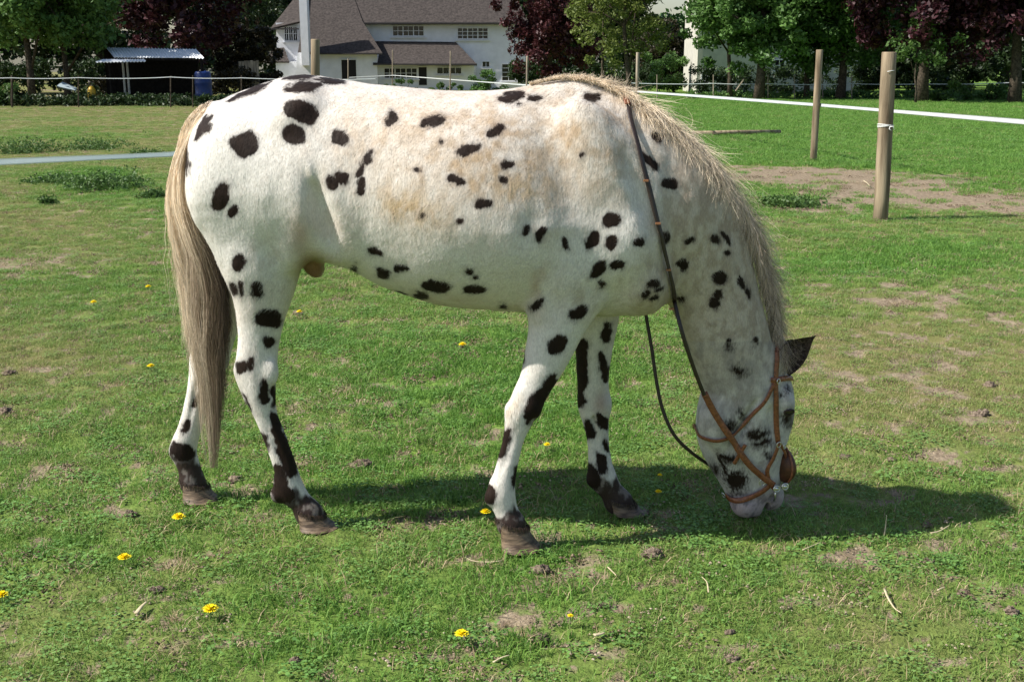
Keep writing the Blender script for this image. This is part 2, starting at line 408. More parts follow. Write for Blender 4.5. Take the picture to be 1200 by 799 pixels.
# ---------------------------------------------------------------- coat pattern
# spots: centre, half length, half width, turn (photo pixels, on the flank that faces the camera); side n/f = near/far legs
SP = """239 150 17 5 -61;220 189 17 3 85;287 169 17.5 14.5 -20;353.5 130 22 13 15;344 156.5 14 10 10;400 162.5 12 7.5 20;459.5 139.6 10 6.5 -70
357 101 23 6 -10;390 94.7 15 4 5;352 90.5 20 4.5 -5;292 107 30 5 -24;258 230 18 9 -62;272 247.5 7.5 5.5 -60;281 308.5 10 8.5 -80;301 339.5 9 8 60
283 340 10 4 70;274.6 340 9 3 65;401 210 10.5 7.5 35;389 214 7.5 5.5 30;422 199 9.5 4.5 -75;433 184.5 9 5 -70;424 217.5 10 5.5 -75
439.4 296.6 9 4.5 8;449 321 9 4.5 8;471 315.5 8 4 -5;415.5 314 3 5 0;404 322 12 2.5 12;510 141 14.5 6 -12;550 174 15.5 7 -8;580 154.4 11 5 -20
594 192 7 5.5 -20;588.6 210.7 6.5 5 -20;533.4 211.5 10 5 5;491 201 4 3 0;517 167.5 3 2 0;567 240 9 5.5 -5;538 259 5 3 0;497 253.5 4 3 -10
635 275 11 6 -50;619 268 7 4 -60;511.6 336 17 6.5 4;556 339 13.5 5.5 2;550 316.6 6 2.5 5;558 323 4.5 3 0;469.6 346 9 4 8;492 345.5 8 4 8
599 115 15.5 5.5 -12;626 113.8 9.5 5 -12;610 121 3 1.5 0;590 360 5 3 0;692 113.4 11 5 5;683 180.7 5 2.5 -50;716 258 9.5 8 -40;693.5 281 14.5 7 -65
717 284 10 8 -40;663 285 7 5 80;702 317 14 7 -45;725 309.5 8 6.5 -20;706 334 5 4 0;748.5 283 8 6 0;780 278.5 4 8 0;766.6 332 6.5 4.5 -20
757.5 343 7 5 -40;773 338.4 5 3.5 -20;768 350 4 4 0;772 161 7.5 7 0;762.5 189.7 14 5.5 40;785.6 214.5 9.5 6.5 30;808 282.6 5.5 5.5 0;800 309.5 7 6 0
837 279 5 4.5 0;850 278.5 9 3 60;851.7 297 5 4 30;844 326 9 8 40;838 355 6 8 0;842 346 5 5 0;870 331 8 4 65;878 343.7 8 3 75;798 351 5 2.5 0
677 366.5 12.5 7.5 -40;628.7 356 11.5 5 -55;654 403.5 12.5 10 -40;609 425 11 3.5 -80;630 475.5 21 11.5 -55;645 452 15 7 -62;589.5 521.5 19 7 -72
572 580 15 8 70;606 556 12 3 95;620 492 10 3 -60;855 404 6 5 80;883.6 399.5 5 3.5 80;868.6 486 4 4 0;886.6 508.5 13.5 6.5 5;892.6 519.6 12 5 -5
853.6 537.7 15 6 8;862.6 564.7 14.5 12.5 -30;846 546.7 16 5 60;855 500 8 7 0;901.6 533 6 4 80;925 455 5 3 60;916 462 4 2.5 0;830 536 8 4 70;922 492 6 9 0;866 434 9 7 30
315 373 14.5 12.5 0;313.4 401 9 8 60;282 430 9 8 -30;294 426.4 8.5 4 90;309.6 460 13 6 -80;321 464 14 4 -85;323.5 498 17 7 72;336 535 27 10 72
310.7 516.5 13 5 70;288 471 13 2.5 68;328 561.6 17 9 70;331 577 16 12 30"""
SPF = """680 429.5 29 9 87;684.5 405 6.5 6 0;711 390 13 5 -80;708 429.5 18 6 80;678 464.5 13 7 75;690 504 11.5 6 85;705 495 13 6 70;704 544 16 6.5 75
692 556.5 19 10 60;217.6 499.6 9 5 -50;213 529 14 11 20;228 470 8 4 -70;240 400 8 5 60;270 330 9 7 0;712 523 7 3 80"""
def parse(s): return np.array([[float(x) for x in q.split()] for q in s.replace("\n", ";").split(";") if q.strip()])
hpx, hpy = proj(hv)
ymid_v = np.interp(hpx, [225, 300, 667, 760, 850, 890], [3.84, 3.81, 3.67, 3.65, 3.70, 3.75])
def spotfield(S, px, py):
    o = np.full(len(px), -30.0)
    for x, y, a_, b_, t in S:
        m = (np.abs(px - x) < 60) & (np.abs(py - y) < 60)
        dx, dy = px[m] - x, py[m] - y; c, s_ = math.cos(R(t)), math.sin(R(t))
        u, v = dx * c + dy * s_, -dx * s_ + dy * c
        q = np.sqrt((u / a_) ** 2 + (v / b_) ** 2) + 1e-6; g = np.sqrt((u / a_ ** 2) ** 2 + (v / b_ ** 2) ** 2) + 1e-6
        o[m] = np.maximum(o[m], -q * (q - 1) / g)
    return o
wob = 12.0
jx = (fbm(hv[:, 0] * 28, hv[:, 1] * 28, hv[:, 2] * 28, 31, 3) - .5) * wob; jy = (fbm(hv[:, 0] * 28, hv[:, 1] * 28, hv[:, 2] * 28, 47, 3) - .5) * wob
near = hv[:, 1] < ymid_v + .012
fn = spotfield(parse(SP), hpx + jx, hpy + jy)
ff = spotfield(parse(SPF), hpx + jx, hpy + jy)
# the side turned away carries spots of its own
FS = np.array([[rng.uniform(240, 900), rng.uniform(100, 360), rng.uniform(6, 15), rng.uniform(4, 9), rng.uniform(-70, 70)] for _ in range(75)])
fo = spotfield(FS, hpx + jx, hpy + jy)
lowleg = hpy > 372
spot = np.where(near, fn, np.where(lowleg & (hpx < 790), ff, fo))
head = (hpx > 800) & (hpy > 400)
spot = np.where(head & ~near, np.maximum(fo, spotfield(parse(SP)[:, :] + np.array([8, 14, 0, 0, 0]), hpx + jx, hpy + jy)), spot)
nn = (fbm(hv[:, 0] * 30, hv[:, 1] * 30, hv[:, 2] * 14, 3, 3) - .5) * 26
spot = np.where(head, spot * .30 - .25, spot)
isnf = near & (hpx > 550) & (hpx < 640) & (hpy > 560); isof = ~near & (hpx > 670) & (hpx < 770) & (hpy > 540)
isnh = near & (hpx > 300) & (hpx < 410) & (hpy > 540); isoh = ~near & (hpx < 270) & (hpy > 500)
sock = np.zeros(len(hv))
for mk, y0, sl in ((isnf, 599, .0), (isof, 563, 0), (isnh, 579, 0), (isoh, 537, 0)):
    sock = np.where(mk, sstep(-3, 4, hpy - y0 + nn * 1.5), sock)
for wx, wy, wa, wb in ((588, 594, 6, 7), (345, 566, 7, 8), (345, 587, 3, 3)):
    m = near; q = np.sqrt(((hpx - wx) / wa) ** 2 + ((hpy - wy) / wb) ** 2); spot = np.where(m, np.minimum(spot, (q - 1) * 8), spot)

def blob(x, y, a_, b_, t=0):
    dx, dy = hpx - x, hpy - y; c, s_ = math.cos(R(t)), math.sin(R(t))
    return np.exp(-(((dx * c + dy * s_) / a_) ** 2 + ((-dx * s_ + dy * c) / b_) ** 2))
W3 = lambda *c: np.array(c)[None, :]
colr = np.tile(W3(.72, .685, .63), (len(hv), 1))
def tint(mask, c):
    global colr
    mask = np.clip(mask, 0, 1)[:, None]; colr = colr * (1 - mask) + np.array(c)[None, :] * mask
n1 = fbm(hv[:, 0] * 14, hv[:, 1] * 14, hv[:, 2] * 14, 71, 4); n2 = fbm(hv[:, 0] * 60, hv[:, 1] * 60, hv[:, 2] * 34, 72, 3); n3 = fbm(hv[:, 0] * 5, hv[:, 1] * 5, hv[:, 2] * 5, 73, 3)
pn1 = sstep(.35, .65, n1); pn2 = sstep(.3, .7, n2)
tint((blob(530, 190, 120, 80, 0) * 1.15 + blob(690, 150, 100, 75, 20) * .9 + blob(400, 130, 90, 50) * .4 + blob(620, 270, 40, 60) * .3) * (.45 + .55 * pn1) * (.6 + .4 * pn2), (.45, .33, .215))
tint((blob(570, 160, 130, 50, 5) + blob(720, 180, 60, 80) * .6) * sstep(.45, .65, fbm(hv[:, 0] * 22, hv[:, 1] * 22, hv[:, 2] * 34, 171, 4)) * .65, (.40, .29, .185))
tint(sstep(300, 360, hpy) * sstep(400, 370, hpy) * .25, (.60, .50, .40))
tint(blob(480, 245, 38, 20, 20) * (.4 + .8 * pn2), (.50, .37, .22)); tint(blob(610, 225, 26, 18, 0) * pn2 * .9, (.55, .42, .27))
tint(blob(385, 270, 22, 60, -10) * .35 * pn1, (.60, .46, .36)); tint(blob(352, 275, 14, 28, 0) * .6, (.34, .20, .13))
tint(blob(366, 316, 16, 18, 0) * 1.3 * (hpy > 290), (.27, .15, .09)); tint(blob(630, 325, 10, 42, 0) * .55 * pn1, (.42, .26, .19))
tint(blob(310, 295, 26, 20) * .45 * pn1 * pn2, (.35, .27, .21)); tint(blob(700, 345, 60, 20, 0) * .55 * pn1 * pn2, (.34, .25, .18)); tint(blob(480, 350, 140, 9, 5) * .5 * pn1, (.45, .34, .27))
neckm = sstep(735, 800, hpx + (hpy - 250) * .25) * sstep(470, 420, hpy)
tint(neckm * (.6 + .25 * pn2), (.45, .355, .26)); tint(neckm * sstep(.42, .68, n2) * .30, (.27, .21, .17)); tint(blob(845, 240, 36, 90, -25) * .35 * (.5 + .5 * pn2), (.30, .22, .15))
tint(blob(862, 425, 40, 34) * sstep(.38, .60, n1 * .4 + n2 * .6) * .6, (.20, .17, .16))
tint((blob(845, 455, 26, 24) + blob(882, 450, 20, 22) + blob(858, 510, 18, 18)) * head * (.25 + .45 * pn2), (.22, .17, .145)); tint(head * (.28 + .5 * pn1 * pn2) * sstep(620, 560, hpy), (.44, .40, .37)); tint(blob(850, 470, 24, 26) * .35 * pn2, (.3, .25, .23))
tint(head * sstep(.5, .7, n2) * .30, (.22, .19, .18)); tint(blob(927, 486, 7, 13) * head * .85, (.05, .04, .04)); tint(blob(838, 548, 5, 18, -28) * head * .7, (.08, .07, .07)); tint(blob(893, 592, 3, 14, 8) * head * .85, (.07, .05, .055))  # also paints crease shade into the jaw groove and lip gap
tint(blob(824, 505, 7, 40, 0) * head * .35, (.25, .22, .2)); tint(head * blob(835, 470, 5, 34, -12) * .4, (.2, .17, .15)); tint(head * sstep(570, 586, hpy), (.42, .33, .33)); tint(head * sstep(570, 590, hpy) * sstep(.5, .6, n2) * .8, (.16, .13, .14)); tint(blob(906, 582, 8, 10) * head * .8, (.13, .11, .12))  # opens with shading painted along the jaw edge and cheek line
tint(sstep(380, 420, hpy) * (~head) * (.25 + .4 * pn1 * pn2) * .5, (.50, .42, .35))
tint(blob(600, 480, 14, 22) * near * .45 * pn2, (.6, .45, .28)); tint(blob(296, 440, 16, 26) * near * .45 * pn1, (.42, .32, .25)); tint((~near) * blob(704, 472, 9, 14) * .7, (.36, .23, .18))
tint(sstep(.60, .72, fbm(hv[:, 0] * 90, hv[:, 1] * 90, hv[:, 2] * 90, 5, 2)) * .12, (.45, .33, .24))

tint(sock * (1 - .35 * sstep(.55, .75, n2)), (.036, .021, .017)); tint(sock * sstep(.62, .74, n2) * .6, (.16, .11, .09))
def coat_material(name, fur=False):
    m = bpy.data.materials.new(name); m.use_nodes = True; n = m.node_tree; L = n.links; b = n.nodes["Principled BSDF"]
    b.inputs["Roughness"].default_value = .62; b.inputs["Specular IOR Level"].default_value = .28
    b.inputs["Sheen Weight"].default_value = .03; b.inputs["Sheen Roughness"].default_value = .4
    at = n.nodes.new("ShaderNodeAttribute"); at.attribute_name = "tint"
    sa = n.nodes.new("ShaderNodeAttribute"); sa.attribute_name = "spot"
    tc = n.nodes.new("ShaderNodeTexCoord")
    ns = n.nodes.new("ShaderNodeTexNoise"); ns.inputs["Scale"].default_value = 170; ns.inputs["Detail"].default_value = 4
    mp = n.nodes.new("ShaderNodeMapping"); mp.inputs["Scale"].default_value = (1, 1, .35); mp.inputs["Rotation"].default_value = (0, .5, 0)
    L.new(tc.outputs["Object"], mp.inputs[0]); L.new(mp.outputs[0], ns.inputs["Vector"])
    ma = n.nodes.new("ShaderNodeMath"); ma.operation = 'MULTIPLY_ADD'; ma.inputs[1].default_value = 5.0; ma.inputs[2].default_value = -2.5
    L.new(ns.outputs[0], ma.inputs[0])
    ad = n.nodes.new("ShaderNodeMath"); ad.operation = 'ADD'; L.new(ma.outputs[0], ad.inputs[0]); L.new(sa.outputs["Fac"], ad.inputs[1])
    mr = n.nodes.new("ShaderNodeMapRange"); mr.interpolation_type = 'SMOOTHSTEP'; mr.inputs["From Min"].default_value = -1.9; mr.inputs["From Max"].default_value = 1.5
    L.new(ad.outputs[0], mr.inputs["Value"])
    mh = n.nodes.new("ShaderNodeMapRange"); mh.inputs["From Min"].default_value = -5.5; mh.inputs["From Max"].default_value = 0; mh.inputs["To Max"].default_value = .34; L.new(ad.outputs[0], mh.inputs["Value"])
    hx = n.nodes.new("ShaderNodeMix"); hx.data_type = 'RGBA'; hx.inputs["B"].default_value = (.17, .145, .15, 1); L.new(mh.outputs[0], hx.inputs["Factor"]); L.new(at.outputs["Color"], hx.inputs["A"])
    nv = n.nodes.new("ShaderNodeTexNoise"); nv.inputs["Scale"].default_value = 22; L.new(tc.outputs["Object"], nv.inputs["Vector"])
    sc2 = n.nodes.new("ShaderNodeMix"); sc2.data_type = 'RGBA'; sc2.inputs["A"].default_value = (.008, .005, .004, 1); sc2.inputs["B"].default_value = (.030, .017, .012, 1); L.new(nv.outputs[0], sc2.inputs["Factor"])
    mx = n.nodes.new("ShaderNodeMix"); mx.data_type = 'RGBA'; L.new(sc2.outputs["Result"], mx.inputs["B"])
    L.new(mr.outputs[0], mx.inputs["Factor"]); L.new(hx.outputs["Result"], mx.inputs["A"])
    n4 = n.nodes.new("ShaderNodeTexNoise"); n4.inputs["Scale"].default_value = 260; n4.inputs["Detail"].default_value = 3; L.new(mp.outputs[0], n4.inputs["Vector"])
    m4 = n.nodes.new("ShaderNodeMapRange"); m4.inputs["From Min"].default_value = .3; m4.inputs["From Max"].default_value = .7; m4.inputs["To Min"].default_value = .82; m4.inputs["To Max"].default_value = 1.08; L.new(n4.outputs[0], m4.inputs["Value"])
    mm = n.nodes.new("ShaderNodeVectorMath"); mm.operation = 'SCALE'; L.new(mx.outputs["Result"], mm.inputs[0]); L.new(m4.outputs[0], mm.inputs["Scale"])
    L.new(mm.outputs[0], b.inputs["Base Color"])
    sr = n.nodes.new("ShaderNodeMapRange"); sr.inputs["To Min"].default_value = .28; sr.inputs["To Max"].default_value = .12; L.new(mr.outputs[0], sr.inputs["Value"]); L.new(sr.outputs[0], b.inputs["Specular IOR Level"])
    if not fur:
        n5 = n.nodes.new("ShaderNodeTexNoise"); n5.inputs["Scale"].default_value = 95; n5.inputs["Detail"].default_value = 5; L.new(mp.outputs[0], n5.inputs["Vector"])
        bu = n.nodes.new("ShaderNodeBump"); bu.inputs["Distance"].default_value = .0020; bu.inputs["Strength"].default_value = .8
        L.new(n5.outputs[0], bu.inputs["Height"]); L.new(bu.outputs[0], b.inputs["Normal"])
    return m
M_COAT = coat_material("white_spotted_coat"); M_FUR = coat_material("short_coat_hair", True)
def add_attr(o, tintv, spotv=None):
    a = o.data.attributes.new("tint", 'FLOAT_COLOR', 'POINT'); c4 = np.ones((len(tintv), 4), dtype=np.float32); c4[:, :3] = tintv; a.data.foreach_set("color", c4.ravel())
    if spotv is not None:
        s = o.data.attributes.new("spot", 'FLOAT', 'POINT'); s.data.foreach_set("value", np.asarray(spotv, dtype=np.float32))
horse = empty("horse", (0.05, 3.75, 0), "white horse with dark brown spots grazing with its head down, in a tan bridle", "horse")
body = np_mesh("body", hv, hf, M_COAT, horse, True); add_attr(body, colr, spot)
bvh = BVHTree.FromPolygons([tuple(v) for v in hv.tolist()], hf.tolist())

# ---------------------------------------------------------------- hair as narrow ribbons
def ribbons(name, pts, width, tintc, m, parent, wtip=.25, spotv=None, nrm=None):
    """pts (n, k, 3) strand points, width (n,), tintc (n, k, 3)"""
    n, k, _ = pts.shape
    d = np.zeros_like(pts); d[:, 1:-1] = pts[:, 2:] - pts[:, :-2]; d[:, 0] = pts[:, 1] - pts[:, 0]; d[:, -1] = pts[:, -1] - pts[:, -2]
    d /= np.linalg.norm(d, axis=2)[..., None] + 1e-9
    r = rng.normal(size=(n, 3)) * .55 + np.array([0, -1.0, 0])
    if nrm is not None: r = nrm + rng.normal(size=(n, 3)) * .12
    sd = np.cross(d, r[:, None, :]); sd /= np.linalg.norm(sd, axis=2)[..., None] + 1e-9
    prof = np.linspace(1, wtip, k)[None, :, None]; o = sd * prof * width[:, None, None] / 2
    V = np.stack([pts - o, pts + o], 2).reshape(-1, 3)
    i0 = (np.arange(n)[:, None] * k + np.arange(k - 1)[None, :]).ravel() * 2
    Fq = np.stack([i0, i0 + 1, i0 + 3, i0 + 2], 1)
    ob = np_mesh(name, V, Fq, m, parent, True)
    add_attr(ob, np.repeat(tintc.reshape(-1, 3), 2, axis=0), None if spotv is None else np.repeat(spotv, 2 * k))
    return ob
def hair_material(name):
    m = bpy.data.materials.new(name); m.use_nodes = True; n = m.node_tree; b = n.nodes["Principled BSDF"]
    b.inputs["Roughness"].default_value = .45; b.inputs["Specular IOR Level"].default_value = .4
    at = n.nodes.new("ShaderNodeAttribute"); at.attribute_name = "tint"; n.links.new(at.outputs["Color"], b.inputs["Base Color"])
    tr = n.nodes.new("ShaderNodeBsdfTranslucent"); n.links.new(at.outputs["Color"], tr.inputs[0]); mx = n.nodes.new("ShaderNodeMixShader"); mx.inputs[0].default_value = .25
    n.links.new(b.outputs[0], mx.inputs[1]); n.links.new(tr.outputs[0], mx.inputs[2]); n.links.new(mx.outputs[0], n.nodes["Material Output"].inputs[0])
    return m
M_HAIR = hair_material("blond_horse_hair")
def catmull(v, n):
    v = np.asarray(v, float); m = len(v); w_ = np.vstack([2 * v[0] - v[1], v, 2 * v[-1] - v[-2]]); out = []
    for u in np.linspace(0, m - 1, n):
        i = min(int(u), m - 2); x = u - i; a, b_, c_, d = w_[i:i + 4]
        out.append(.5 * ((2 * b_) + (-a + c_) * x + (2 * a - 5 * b_ + 4 * c_ - d) * x * x + (-a + 3 * b_ - 3 * c_ + d) * x ** 3))
    return np.array(out)
def pushout(pts, gap=.004):
    sh = pts.shape; q = pts.reshape(-1, 3)
    for i in range(len(q)):
        l, nr, _, dist = bvh.find_nearest(Vector(q[i]), .12)
        if l is None: continue
        v = Vector(q[i]) - l; s = v.dot(nr)
        if s < gap: q[i] = np.array(l + nr * gap) + np.array([0, 0, 0])
    return q.reshape(sh)
# short coat: tens of thousands of fine hairs lying on the skin
fc = hv[hf]; area = np.linalg.norm(np.cross(fc[:, 2] - fc[:, 0], fc[:, 3] - fc[:, 1]), axis=1)
NF = 190000
pick = rng.choice(len(hf), NF, p=area / area.sum()); wts = rng.dirichlet((1, 1, 1, 1), NF)
root = (fc[pick] * wts[..., None]).sum(1); nr_ = (hn[hf[pick]] * wts[..., None]).sum(1)
fpx, fpy = proj(root)
flow = np.stack([np.where(fpx > 735, .45, -.75), np.zeros(NF), np.full(NF, -.8)], 1)
flow[fpy > 380] = (0, 0, -1); flow[(fpx > 800) & (fpy > 400)] = (.1, 0, -1)
wh = fbm(root[:, 0] * 12, root[:, 1] * 12, root[:, 2] * 12, 91, 2) - .5
flow[:, 0] += wh * 1.6; flow[:, 2] += (fbm(root[:, 0] * 12, root[:, 1] * 12, root[:, 2] * 12, 92, 2) - .5) * 1.2
flow += rng.normal(size=(NF, 3)) * .18
flow -= nr_ * (flow * nr_).sum(1)[:, None]; flow /= np.linalg.norm(flow, axis=1)[:, None] + 1e-9
ln = rng.uniform(.006, .011, NF) * (1 + .5 * ((fpy > 300) & (fpy < 380))); ln[(fpx > 800) & (fpy > 400)] *= .5; ln[fpy > 400] *= .8
lift = rng.uniform(.08, .24, NF)
shag = np.clip(sum(np.exp(-((fpx - a_) / b_) ** 2 - ((fpy - c_) / d_) ** 2) for a_, b_, c_, d_ in ((480, 36, 245, 20), (612, 26, 228, 18), (400, 24, 290, 50), (300, 16, 350, 24), (690, 60, 110, 22), (596, 10, 490, 20))), 0, 1) * (rng.random(NF) < .6)
ln *= 1 + 1.5 * shag; lift = lift * (1 + .6 * shag)
cst = .003
tip = root + flow * ln[:, None] + nr_ * (ln * lift)[:, None]
mid = root + flow * (ln * .5)[:, None] + nr_ * (ln * lift * .65)[:, None]
ct = (colr[hf[pick]] * wts[..., None]).sum(1) * rng.uniform(.93, 1.06, NF)[:, None]; cs = (spot[hf[pick]] * wts).sum(1)
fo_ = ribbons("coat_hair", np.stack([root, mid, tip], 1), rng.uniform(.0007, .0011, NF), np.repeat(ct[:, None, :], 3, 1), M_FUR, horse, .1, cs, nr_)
tag(fo_, kind="stuff")

# mane
CR = np.array([[622, 98.5], [652, 92], [684, 95], [705, 101], [728, 113], [750, 131], [775, 150], [800, 173], [828, 204], [850, 232], [868, 265], [882, 300], [893, 337], [901, 372], [908, 408]], float)
NM = 15000
nc = 420
cl = rng.uniform(0, 1, nc); cls = rng.choice([-1, 1], nc, p=[.72, .28]) * rng.uniform(.2, 1.5, nc); clb = rng.normal(size=nc); clc = rng.uniform(0, 1, nc)
crp = catmull(CR, 400)
ci = rng.integers(0, nc, NM); t = np.clip(cl[ci] + rng.normal(size=NM) * .008, 0, 1)
k_ = 8
ii = (t * 399).astype(int); px_, py_ = crp[ii, 0], crp[ii, 1]; tg = np.gradient(crp, axis=0)[ii]; tg /= np.linalg.norm(tg, axis=1)[:, None]
Yc = np.interp(px_, [225, 300, 667, 760, 850, 890], [3.84, 3.81, 3.67, 3.65, 3.70, 3.75])
side = cls[ci] + rng.normal(size=NM) * .12
rt = np.array([P(a, b, y) for a, b, y in zip(px_, py_, Yc)]); rt[:, 1] += side * .022
tan3 = np.stack([tg[:, 0], np.zeros(NM), -tg[:, 1]], 1); out3 = np.stack([-tan3[:, 2], np.zeros(NM), tan3[:, 0]], 1)
out3 *= np.sign(out3[:, 0] + out3[:, 2] + .3)[:, None]
w_t = sstep(.16, .38, t)                       # short on the withers, long on the neck
LN = (.006 + .026 * sstep(.02, .16, t) + .115 * w_t * (1 - .38 * sstep(.6, 1, t)) * (.55 + .7 * rng.uniform(0, 1, NM))) * np.where(side < 0, 1.0, 1.0)
LN *= .65 + .6 * clc[ci]
pts = [rt]
cur = rt.copy(); jit = rng.normal(size=(NM, 3)) * .34
for j in range(1, k_):
    f_ = j / (k_ - 1)
    up = max(0, 1.05 - 1.9 * f_)
    dirv = out3 * (up + .15 * (1 - w_t[:, None])) + tan3 * (.50 + .2 * np.sin(clb[ci] * 3 + f_ * 3)[:, None]) * (1 - .2 * w_t[:, None]) + np.array([0, 0, -1.0]) * (.05 + .8 * f_) * w_t[:, None]
    dirv[:, 1] += side * .55 * (.4 + f_) + clb[ci] * .12 + np.sin(f_ * 5 + clb[ci] * 9) * .22
    dirv[:, 0] += np.sin(f_ * 6 + clb[ci] * 5) * .30 + (clc[ci] - .5) * .55; dirv += jit * (f_ * 1.1 + .2)
    dirv /= np.linalg.norm(dirv, axis=1)[:, None]
    cur = cur + dirv * (LN / (k_ - 1))[:, None]
    pts.append(cur)
pts = np.stack(pts, 1) + rng.normal(size=(NM, 1, 3)) * .002
pts[:, 1:] = pushout(pts[:, 1:].copy(), .006) + rng.normal(size=(NM, k_ - 1, 3)) * .0012
ca, cb, cc = np.array([.84, .71, .53]), np.array([.38, .285, .20]), np.array([.12, .09, .075])
mixd = np.clip(rng.normal(size=NM) * .22 + .10 + .50 * sstep(.45, 1, t) + (clc[ci] - .5) * .6, 0, 1)[:, None]
colm = (ca * (1 - mixd) + cb * mixd) * 1.12; colm = np.where((rng.uniform(0, 1, NM) < .12 + .2 * sstep(.6, 1, t))[:, None], cc, colm)
mane = ribbons("mane", pts, rng.uniform(.0008, .0016, NM), np.repeat(colm[:, None, :], k_, 1) * np.linspace(.8, 1.12, k_)[None, :, None], M_HAIR, horse)
tag(mane, kind="stuff")
# tail
NT = 8500; k_ = 14
TL = np.array([[236, 131], [224, 145], [209, 171], [199, 199], [194, 234], [198, 266], [205, 290], [211, 318], [216, 353], [220, 385], [224, 410], [231, 450], [235, 500], [242, 548]], float)
TRr = np.array([[256, 134], [238, 150], [226, 171], [220, 199], [226, 234], [240, 266], [250, 290], [260, 325], [264, 357], [266, 385], [264, 410], [263, 450], [261, 500], [255, 548]], float)
tl, tr_ = catmull(TL, 300), catmull(TRr, 300)
nc = 150; cu = rng.uniform(0, 1, nc); cp_ = rng.normal(size=nc); cd = rng.normal(size=nc); cend = .60 + .42 * rng.uniform(0, 1, nc) ** 1.1
ci = rng.integers(0, nc, NT); u = np.clip(cu[ci] + rng.normal(size=NT) * .05, 0.0, 1.0)
s0 = rng.uniform(0, .30, NT) ** 1.2; s1 = np.clip(cend[ci] * rng.uniform(.82, 1.03, NT), .42, 1.0)
s1 = np.maximum(s1, s0 + .25)
S = s0[:, None] + (s1 - s0)[:, None] * np.linspace(0, 1, k_)[None, :]
idx_ = np.clip(S * 299, 0, 299).astype(int)
fr = np.linspace(0, 1, k_)[None, :]
uu = u[:, None] + .13 * np.sin(S * 16 + cp_[ci][:, None] * 3) * fr + rng.normal(size=(NT, 1)) * (.03 + .16 * (rng.random((NT, 1)) < .12)) * fr + .03 * np.sin(S * 60 + cd[ci][:, None] * 5)
uu = .5 + (uu - .5) * (.75 + .25 * fr) ; conv = sstep(.78, 1.0, S); uu = uu * (1 - conv * .10) + (.45 + .1 * cp_[ci][:, None]) * conv * .10
tx = tl[idx_, 0] * (1 - uu) + tr_[idx_, 0] * uu; ty = tl[idx_, 1] * (1 - uu) + tr_[idx_, 1] * uu
Yt = 3.86 + (cd[ci][:, None] * .024 + rng.normal(size=(NT, 1)) * .014) * (.9 + fr * .6) * (1 - .4 * conv) - .02 * sstep(.1, .5, S)
dpt = np.stack([(tx - CX) / F, cp + (CY - ty) / F * sp, -sp + (CY - ty) / F * cp], -1)
tpts = dpt * (Yt / dpt[..., 1])[..., None]; tpts[..., 2] += CAMH
tpts[:, :6] = pushout(tpts[:, :6].copy(), .005) + rng.normal(size=(NT, 6, 3)) * .0012
ca, cb, cc = np.array([.86, .72, .54]), np.array([.26, .185, .125]), np.array([.060, .042, .034])
dk = np.clip(uu * .95 + sstep(.25, .62, S) * .55 - .48 + (cp_[ci] * .14)[:, None] + rng.normal(size=(NT, 1)) * .14, 0, 1)[..., None]
low = sstep(.62, .9, S)[..., None] * .3
tc_ = np.where(dk < .5, ca * (1 - dk * 2) + cb * dk * 2, cb * (2 - 2 * dk) + cc * (2 * dk - 1)); tc_ = tc_ * (1 - low) + np.array([.26, .20, .15]) * low
tc_ *= rng.uniform(.75, 1.25, (NT, 1, 1))
tail = ribbons("tail", tpts, rng.uniform(.0010, .0019, NT), tc_, M_HAIR, horse, .3); tag(tail, kind="stuff")

# ---------------------------------------------------------------- hooves, eyes, ears
M_HOOF = mat("brown_hoof_horn", (.085, .055, .036), .55, .35, .35, 60, .0015, 200, c2=(.22, .155, .10))
for t_ in [q for q in M_HOOF.node_tree.nodes if q.type == 'TEX_NOISE']:      # growth rings run round the hoof
    mp_ = M_HOOF.node_tree.nodes.new("ShaderNodeMapping"); mp_.inputs["Scale"].default_value = (.4, .4, 2.2); L0 = t_.inputs["Vector"].links[0].from_socket
    M_HOOF.node_tree.links.new(L0, mp_.inputs[0]); M_HOOF.node_tree.links.new(mp_.outputs[0], t_.inputs["Vector"])
M_EAR = mat("dark_ear_skin", (.035, .022, .018), .8, .2, .4, 90, .001, 300, c2=(.10, .07, .055))
M_EYE = mat("dark_brown_eye", (.012, .008, .006), .06, .7)
def hoof(cx, cy, sx, sy, Y, rt_, rb_):
    """coronet centre, sole centre (pixels), distance, radii in pixels"""
    top = P(cx, cy, Y); gd = ray(sx, sy); bot = np.array([P(sx, sy, Y)[0], Y, .004]); s = 1 / ppm(sx, sy, Y)
    vs, fs, n = [], [], 24
    prof = [(0, .86, .012), (.04, 1.0, 0), (.12, 1.0, 0), (.5, .99, 0), (1, 1.0, 0)]
    for t_, sc_, up_ in prof:
        c = top * (1 - t_) + bot * t_; c[2] += up_
        r = (rt_ * (1 - t_) + rb_ * t_) * s * sc_
        for k in range(n):
            a_ = 2 * math.pi * k / n; x = math.cos(a_); y = math.sin(a_)
            x = x if x > -.55 else -.55 - (abs(x) - .55) * .45           # flat heel
            tilt = -(.26 * x * r) * (1 - t_)
            vs.append(c + np.array([x * r, y * r * .86, tilt]))
    for i in range(len(prof) - 1):
        for k in range(n): fs.append([i * n + k, i * n + (k + 1) % n, (i + 1) * n + (k + 1) % n, (i + 1) * n + k])
    fs.append(list(range(n))); fs.append([(len(prof) - 1) * n + k for k in range(n)][::-1])
    return np_mesh("hoof", vs, fs, M_HOOF, horse, True)
hoof(600, 616, 608, 641, HY['nf'], 19, 27); hoof(727, 589, 736, 600, HY['of'], 18, 24.5)
hoof(363, 602, 371, 617, HY['nh'], 18, 25.5); hoof(228, 568, 233, 584, HY['oh'], 16.5, 23.5)
